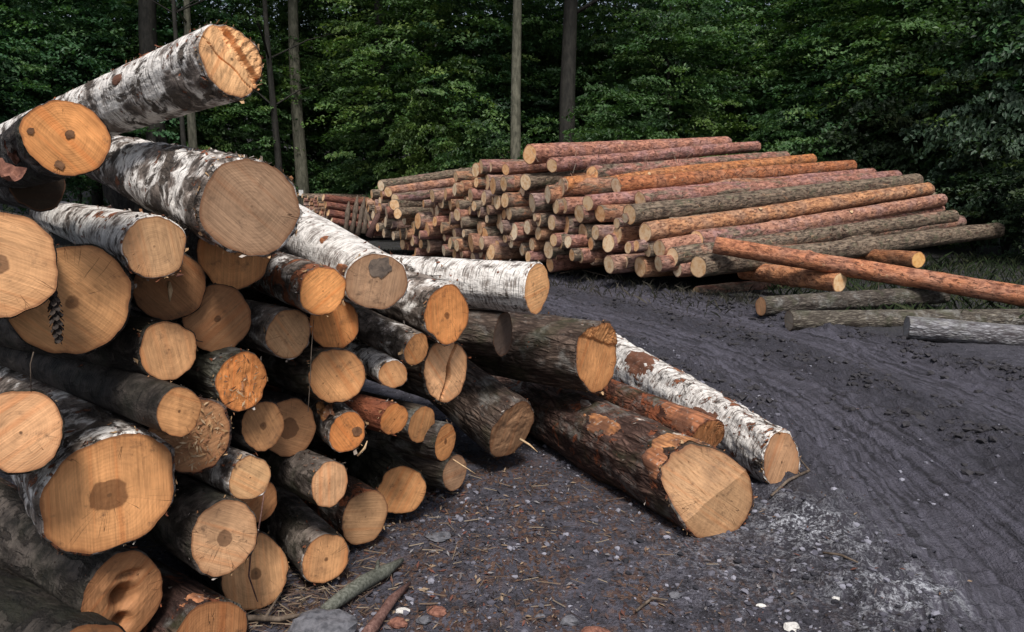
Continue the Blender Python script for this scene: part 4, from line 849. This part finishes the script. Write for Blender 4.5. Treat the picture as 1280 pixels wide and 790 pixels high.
# ------------------------------------------------------------------ vegetation
M_LEAF = mat_leaf('beech_leaf', (.022, .055, .028), (.055, .130, .055), (.125, .22, .085))
M_LEAF2 = mat_leaf('pale_shrub_leaf', (.030, .055, .034), (.065, .105, .062), (.13, .175, .115))
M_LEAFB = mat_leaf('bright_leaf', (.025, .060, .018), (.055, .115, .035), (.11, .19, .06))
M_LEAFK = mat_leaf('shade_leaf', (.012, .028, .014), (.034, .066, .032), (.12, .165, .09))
M_LEAFD = mat_leaf('far_haze_leaf', (.014, .032, .020), (.030, .062, .036), (.055, .10, .055), .3)  # far leaves lightened: forest haze put into the colour
def leaf_quads(C, U, Nn, l, w):
    """diamond leaves: centre C, long axis U, normal N"""
    Wd = np.cross(Nn, U); Wd /= np.linalg.norm(Wd, axis=1)[:, None] + 1e-9
    u = U * l[:, None]; v = Wd * w[:, None]; dn = Nn * (l * .18)[:, None]
    return np.stack([C - u, C - v + dn * .5, C + u - dn, C + v + dn * .5], 1).reshape(-1, 3)
def norm(a): return a / (np.linalg.norm(a, axis=1)[:, None] + 1e-9)
def crown_mesh(name, mat, nspray, nleaf, rx, rz, zc, leaf, sprayr, seed, shell=.45, droop=.35, taperpow=0.0):
    r = np.random.default_rng(seed)
    d = norm(r.normal(size=(nspray, 3))); rad = (shell + (1 - shell) * r.random(nspray) ** .6)
    lump = 1 + .35 * fbm(d[:, 0] * 1.6 + seed, d[:, 1] * 1.6, d[:, 2] * 1.6, 2) * 2
    C = d * (rad * lump)[:, None] * np.array([rx, rx, rz]) + np.array([0, 0, zc])
    out = norm(np.concatenate([d[:, :2] + .35 * r.normal(size=(nspray, 2)), np.zeros((nspray, 1))], 1))
    ax = norm(out + np.array([0, 0, -1.0]) * (droop * r.random((nspray, 1)) + .0)); side = norm(np.cross(ax, np.array([0, 0, 1.0]))); nn = norm(np.cross(side, ax) + .25 * r.normal(size=(nspray, 3)))
    sr = sprayr * (.5 + r.random(nspray))
    a = r.random((nspray, nleaf)) * 2 - 1; b = (r.random((nspray, nleaf)) * 2 - 1) * (1 - .65 * np.abs(a))
    L = C[:, None] + ax[:, None] * (a * sr[:, None])[..., None] + side[:, None] * (b * .7 * sr[:, None])[..., None] + nn[:, None] * (r.normal(size=(nspray, nleaf)) * .07 * sr[:, None] - .22 * sr[:, None] * (a ** 2 + b ** 2))[..., None]
    n = nspray * nleaf; L = L.reshape(-1, 3)
    N = norm(np.repeat(nn, nleaf, 0) + .45 * r.normal(size=(n, 3))); U = norm(np.repeat(ax, nleaf, 0) + .8 * r.normal(size=(n, 3))); U = norm(U - N * (U * N).sum(1)[:, None])
    l = leaf * r.uniform(.6, 1.25, n); V = leaf_quads(L, U, N, l, l * .55)
    sh = np.repeat(r.random(nspray) * .7, nleaf) + r.random(n) * .3
    me = mesh(name, V, np.arange(n * 4).reshape(-1, 4), mat, None, False, None, {'shade': np.repeat(sh, 4)})
    dat = me.data; bpy.data.objects.remove(me); return dat
CR = [crown_mesh('crown', M_LEAF, 420, 90, 1.0 * 3.0, 3.6, 5.0, .062, .62, 21 + i, .25) for i in range(4)]          # understorey, 1.5-9 m
CT = [crown_mesh('crown', M_LEAF, 420, 80, 4.2, 5.0, 14.0, .085, .9, 41 + i, .2) for i in range(2)]                    # tall trees
SH = [crown_mesh('foliage', M_LEAF, 200, 90, 1.5, 1.25, 1.25, .045, .40, 61 + i, .3) for i in range(2)]
SHP = crown_mesh('foliage', M_LEAF2, 220, 90, 1.5, 1.3, 1.4, .048, .42, 71, .3)
SHB = crown_mesh('foliage', M_LEAFB, 180, 90, 1.5, 1.3, 1.4, .050, .40, 72, .3)
SHK = crown_mesh('foliage', M_LEAFK, 170, 80, 1.5, 1.3, 1.4, .045, .40, 73, .25)
def link(name, data, parent, **kw):
    o = bpy.data.objects.new(name, data); COL.objects.link(o); o.parent = parent
    for k, v in kw.items(): setattr(o, k, v)
    return o
def tree(px, D, lean, dia, H, crown, cs, tmat, lab, cat='tree', name='forest_tree', tag_=False, topx=None, group=None, limb=4, cz=0):
    g = at(px, 250, D)[0]; x = g.x; z0 = gz(x, D) - .05
    root = empty(name, Matrix.Translation((x, D, z0))); tag(root, lab, cat, group)
    n = 9; P = [Vector((lean * H * (i / n) + .10 * dia * 4 * math.sin(i * .9 + px) * (i / n), .3 * dia * math.sin(i * 1.3 + px), H * i / n)) for i in range(n + 1)]
    parts = [tubemesh(P, [dia / 2 * (1.25 if i == 0 else 1.0) * (1 - .75 * i / n) for i in range(n + 1)], 12, .12, px * .1)]
    for b in range(limb):
        zz = H * random.uniform(.35, .85); a = random.random() * 6.28; ln = random.uniform(1.2, 2.4); k = int(zz / H * n)
        p0 = P[k]; p2 = p0 + Vector((math.cos(a) * ln, math.sin(a) * ln, ln * .45)); parts.append(tubemesh([p0, (p0 + p2) / 2 + Vector((0, 0, .12)), p2], [dia * .13, dia * .08, dia * .03], 6))
    V, Fc = joinm(parts); mesh('trunk', V, Fc, tmat, root)
    if crown is not None: link('crown', crown, root, scale=(cs, cs, cs), rotation_euler=(0, 0, random.random() * 6.28), location=(lean * H * .7, 0, cz))
    if tag_:
        V = []; s = .07; o = mesh('number_plate', [(-.07, 0, -.09), (.07, 0, -.09), (.07, 0, .09), (-.07, 0, .09), (-.07, .01, -.09), (.07, .01, -.09), (.07, .01, .09), (-.07, .01, .09)], [(0, 1, 2, 3), (7, 6, 5, 4), (0, 4, 5, 1), (1, 5, 6, 2), (2, 6, 7, 3), (3, 7, 4, 0)], M_WHITE, root, False)
        o.location = (0, -dia / 2 - .015, 1.72 - z0)
    return root
TG = 'trees of the dark forest'
# trunks one can see
tree(379, 25.6, -.008, .44, 17, CT[0], 1.0, M_TRUNK, 'pale straight trunk with a small white plate, above the distant stack', tag_=True)
tree(645, 21.5, .0, .32, 17, CT[1], 1.0, M_TRUNK, 'pale slender trunk rising right behind the middle of the far stack')
tree(708, 21.8, .004, .50, 18, CT[0], 1.1, M_DTRUNK, 'dark thick trunk just right of the pale slender one')
tree(850, 26.5, .004, .46, 18, CT[1], 1.0, M_DTRUNK, 'dark trunk above the right half of the far stack, only its upper part clear')
tree(203, 23, .0, .62, 18, CT[0], 1.0, M_DTRUNK, 'broad dark trunk behind the raised top log of the near pile')
tree(233, 22, .0, .16, 14, None, 1, M_DTRUNK, 'thin dark stem beside the broad dark trunk', limb=8)
tree(352, 24, -.03, .24, 12, None, 1, M_DTRUNK, 'leaning dark stem left of the trunk with the white plate', limb=6)
tree(247, 23, .0, .28, 14, None, 1, M_TRUNK, 'greyish stem showing under the raised top log', limb=6)
tree(478, 26, .012, .40, 15, None, 1.0, M_DTRUNK, 'crooked dark trunk above the left tail of the far stack')
tree(1238, 21, .0, .50, 16, CT[0], .9, M_DTRUNK, 'deep brown trunk in the dark at the upper right')
tree(930, 32, .0, .26, 16, None, 1, M_DTRUNK, 'thin stem among bright leaves over the stack top', limb=5)
tree(985, 34, .0, .34, 17, CT[0], 1.0, M_DTRUNK, 'half hidden stem deep in the forest right of the stack top')
tree(535, 31, .0, .26, 16, CT[1], 1.0, M_DTRUNK, 'faint stem deep in the forest over the left half of the far stack')
tree(60, 28, .0, .4, 17, CT[1], 1.0, M_DTRUNK, 'dark trunk at the far left behind the upper leaves')
# leafy understorey
US = [(150,25,0,1.05),(40,24,1,1.1),(305,26,2,.9),(445,30,3,1.1),(530,24.5,0,1.05),(590,25,1,.95),(690,30,2,1.1),(770,26,3,1.0),(835,23.5,0,.9),(920,26,1,1.1),(1010,24,2,1.05),(1090,21,3,1.0),(1180,19,0,1.0),(1275,19,1,1.0),(-40,22,2,1.0),(-150,20,0,1.1),(1400,17,3,1.1),(400,30,1,1.1),(235,27,3,1.1),(100,31,2,1.2),(650,29,3,1.05),(1130,27,1,1.2),(1040,31,0,1.2),(1500,20,2,1.1),(490,31,2,1.2)]
WHERE = ['behind the raised top log','at the upper left edge','left of the trunk with the white plate','between the plated trunk and the crooked trunk','above the left tail of the far stack','left of the pale slender trunk','between the pale slender trunk and the thick dark one','behind the bright shrub','around the dark trunk over the stack','above the tips of the upper long logs','right of the stack top','over the pale grey-green shrub','at the right before the deep brown trunk','in the upper right corner','behind the left edge, low','far out beyond the left edge','beyond the right edge','deep behind the trunk with the white plate','deep behind the broad dark trunk','deep behind the far left trunk','deep behind the pale slender trunk','deep behind the grey-green shrub','deep behind the right of the stack top','far out beyond the right edge','deep behind the crooked trunk']
for (px, D, v, sc), wh in zip(US, WHERE):
    tree(px, D, random.uniform(-.02, .02), .16, 8.5 * sc, CR[v], sc, M_DTRUNK, f'leafy green understorey tree {wh}', limb=5, name='understorey_tree', group='leafy trees of the forest edge')
# tall canopy that shades the interior
for j, (px, D) in enumerate([(120,33),(330,35),(560,36),(800,35),(1050,33),(1260,28),(-120,27),(1450,24)]):
    tree(px, D, 0, .42, 18, CT[j % 2], 1.15, M_DTRUNK, 'tall shaded forest tree with its crown above ' + ['the near pile','the plated trunk','the left of the far stack','the right of the far stack','the grey-green shrub','the right corner','the left edge','the outer right'][j], group=TG)
def shrub(px, D, data, sc, lab, zs=1.0):
    x = at(px, 250, D)[0].x; root = empty('shrub', Matrix.Translation((x, D, gz(x, D) - .05))); tag(root, lab, 'shrub', 'shrubs along the forest edge')
    parts = []
    for b in range(6):
        a = random.random() * 6.28; r = random.uniform(.3, .9) * sc; h = random.uniform(1.0, 1.9) * sc * zs; parts.append(tubemesh([(0, 0, 0), (math.cos(a) * r * .4, math.sin(a) * r * .4, h * .55), (math.cos(a) * r, math.sin(a) * r, h)], [.03, .02, .008], 6))
    V, Fc = joinm(parts); mesh('stem', V, Fc, M_DTRUNK, root); link('foliage', data, root, scale=(sc, sc, sc * zs), rotation_euler=(0, 0, random.random() * 6.28))
shrub(785, 21, SHB, 1.15, 'bright green shrub behind the topmost pine log', 1.2)
shrub(1105, 19.5, SHP, 1.2, 'pale grey-green shrub behind the far tips of the long logs', 1.35)
shrub(1175, 19.5, SH[0], .9, 'smaller dark shrub to the right of the grey-green one', 1.3)
shrub(1262, 16.9, SHP, 1.1, 'tall loose bush at the right edge above the lowest olive log', 1.75)
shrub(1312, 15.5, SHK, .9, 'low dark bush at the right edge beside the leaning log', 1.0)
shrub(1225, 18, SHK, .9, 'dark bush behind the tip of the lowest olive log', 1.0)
shrub(1000, 20, SH[0], 1.1, 'dark bush behind the tips of the upper long logs', 1.3)
shrub(900, 21.5, SHB, 1.0, 'fresh green bush right behind the reddish log tips', 1.2)
shrub(540, 23, SHB, .95, 'bright leafy shrub over the left end of the far stack', 1.6)
shrub(468, 26, SH[1], 1.1, 'low dark shrub over the tail of the far stack', 1.1)
shrub(420, 28.5, SH[0], 1.1, 'low green shrub over the distant stack', 1.1)
shrub(600, 22.5, SH[0], 1.1, 'dense shrub left of the pale slender trunk', 1.3)
shrub(700, 22.5, SH[1], 1.1, 'dark shrub at the foot of the thick dark trunk', 1.2)
shrub(340, 27, SH[1], 1.2, 'dark shrub left of the plated trunk, low', 1.1)
shrub(250, 25, SH[0], 1.2, 'green shrub seen below the raised top log', 1.2)
shrub(1420, 14, SHK, 1.1, 'bush just beyond the right edge', 1.2)
# far wood as one mass
n = 120000
P = np.stack([RNG.uniform(-42, 46, n), RNG.uniform(37, 46, n), 20 * RNG.random(n) ** .9], 1)
l = RNG.uniform(.12, .26, n); N = norm(RNG.normal(size=(n, 3)) + np.array([0, -.6, .8])); U = norm(RNG.normal(size=(n, 3))); U = norm(U - N * (U * N).sum(1)[:, None])
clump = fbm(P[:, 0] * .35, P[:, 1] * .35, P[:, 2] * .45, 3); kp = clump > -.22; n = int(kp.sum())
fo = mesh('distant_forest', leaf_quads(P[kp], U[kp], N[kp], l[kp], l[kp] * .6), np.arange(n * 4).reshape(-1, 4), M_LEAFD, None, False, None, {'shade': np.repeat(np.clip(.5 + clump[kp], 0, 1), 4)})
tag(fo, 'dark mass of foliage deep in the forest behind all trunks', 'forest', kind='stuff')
# grass / weeds
def blades(name, n, gen, cols, h0, h1, lab):
    P = gen(n); n = len(P); h = RNG.uniform(h0, h1, n); a = RNG.random(n) * 6.28; w = RNG.uniform(.003, .008, n)
    b = np.stack([P[:, 0], P[:, 1], height(P[:, 0], P[:, 1])], 1); s = np.stack([np.cos(a), np.sin(a), 0 * a], 1) * w[:, None]; ln = np.stack([RNG.normal(size=n) * .35, RNG.normal(size=n) * .35, np.ones(n)], 1) * h[:, None]
    V = np.stack([b - s, b + s, b + s * .7 + ln * .6, b + ln * np.array([1.5, 1.5, .95])], 1).reshape(-1, 3)
    pal = np.concatenate([np.array(cols), np.ones((len(cols), 1))], 1)
    o = mesh(name, V, np.arange(n * 4).reshape(-1, 4), M_FLAKE, None, False, None, {'tone': np.repeat(pal[RNG.integers(0, len(cols), n)], 4, 0)}); tag(o, lab, 'grass', kind='stuff')
def near_face(n):
    t_ = RNG.random(n) * 1.15 - .1; o = RNG.normal(.15, .45, n); return np.stack([2.65 - 6.65 * t_ - .62 * o + .2, 12 + 8 * t_ - .62 * o], 1)
blades('dry_grass', 2200, near_face, [(.05, .045, .035), (.022, .02, .015), (.018, .022, .010), (.10, .09, .07), (.012, .014, .008)], .04, .15, 'dry grass and weeds along the foot of the far stack')  # dark dry tangle, blade colours lowered further for the shadow under the stack
def right_side(n):
    P = np.stack([RNG.uniform(4, 11, n), RNG.uniform(9.5, 16, n)], 1); return P[(P[:, 0] + .6 * P[:, 1] > 10.4)]
blades('green_grass', 5000, right_side, [(.018, .035, .010), (.030, .055, .017), (.012, .022, .008), (.06, .075, .032)], .05, .22, 'green grass growing around the logs on the ground at the right')

# ------------------------------------------------------------------ light
w = bpy.data.worlds.new("World"); S.world = w; w.use_nodes = True; nt = w.node_tree
bg = nt.nodes['Background']; sky = nt.nodes.new('ShaderNodeTexSky'); sky.sky_type = 'NISHITA'; sky.sun_disc = False
EL, AZ = R_(56), R_(174)
sky.sun_elevation = EL; sky.sun_rotation = AZ; sky.dust_density = 3.0; sky.air_density = 1.0; sky.ozone_density = 1.0
hs = nt.nodes.new('ShaderNodeHueSaturation'); hs.inputs['Saturation'].default_value = .6
nt.links.new(sky.outputs[0], hs.inputs['Color']); nt.links.new(hs.outputs[0], bg.inputs[0]); bg.inputs[1].default_value = .115
sl = bpy.data.lights.new('sun', 'SUN'); so = bpy.data.objects.new('sun', sl); COL.objects.link(so)
sl.energy = 3.8; sl.angle = R_(13); sl.color = (1, .95, .88)
# sun_rotation is measured clockwise from +Y seen from above
sd = Vector((math.sin(AZ) * math.cos(EL), math.cos(AZ) * math.cos(EL), math.sin(EL)))
so.rotation_euler = sd.to_track_quat('Z', 'Y').to_euler(); so.location = sd * 50
S.view_settings.view_transform = 'Standard'; S.view_settings.look = 'None'; S.view_settings.exposure = 0
S.render.engine = 'CYCLES'
S.cycles.max_bounces = 6; S.cycles.diffuse_bounces = 3; S.cycles.transmission_bounces = 4; S.cycles.use_denoising = True
S.cycles.sample_clamp_indirect = 4
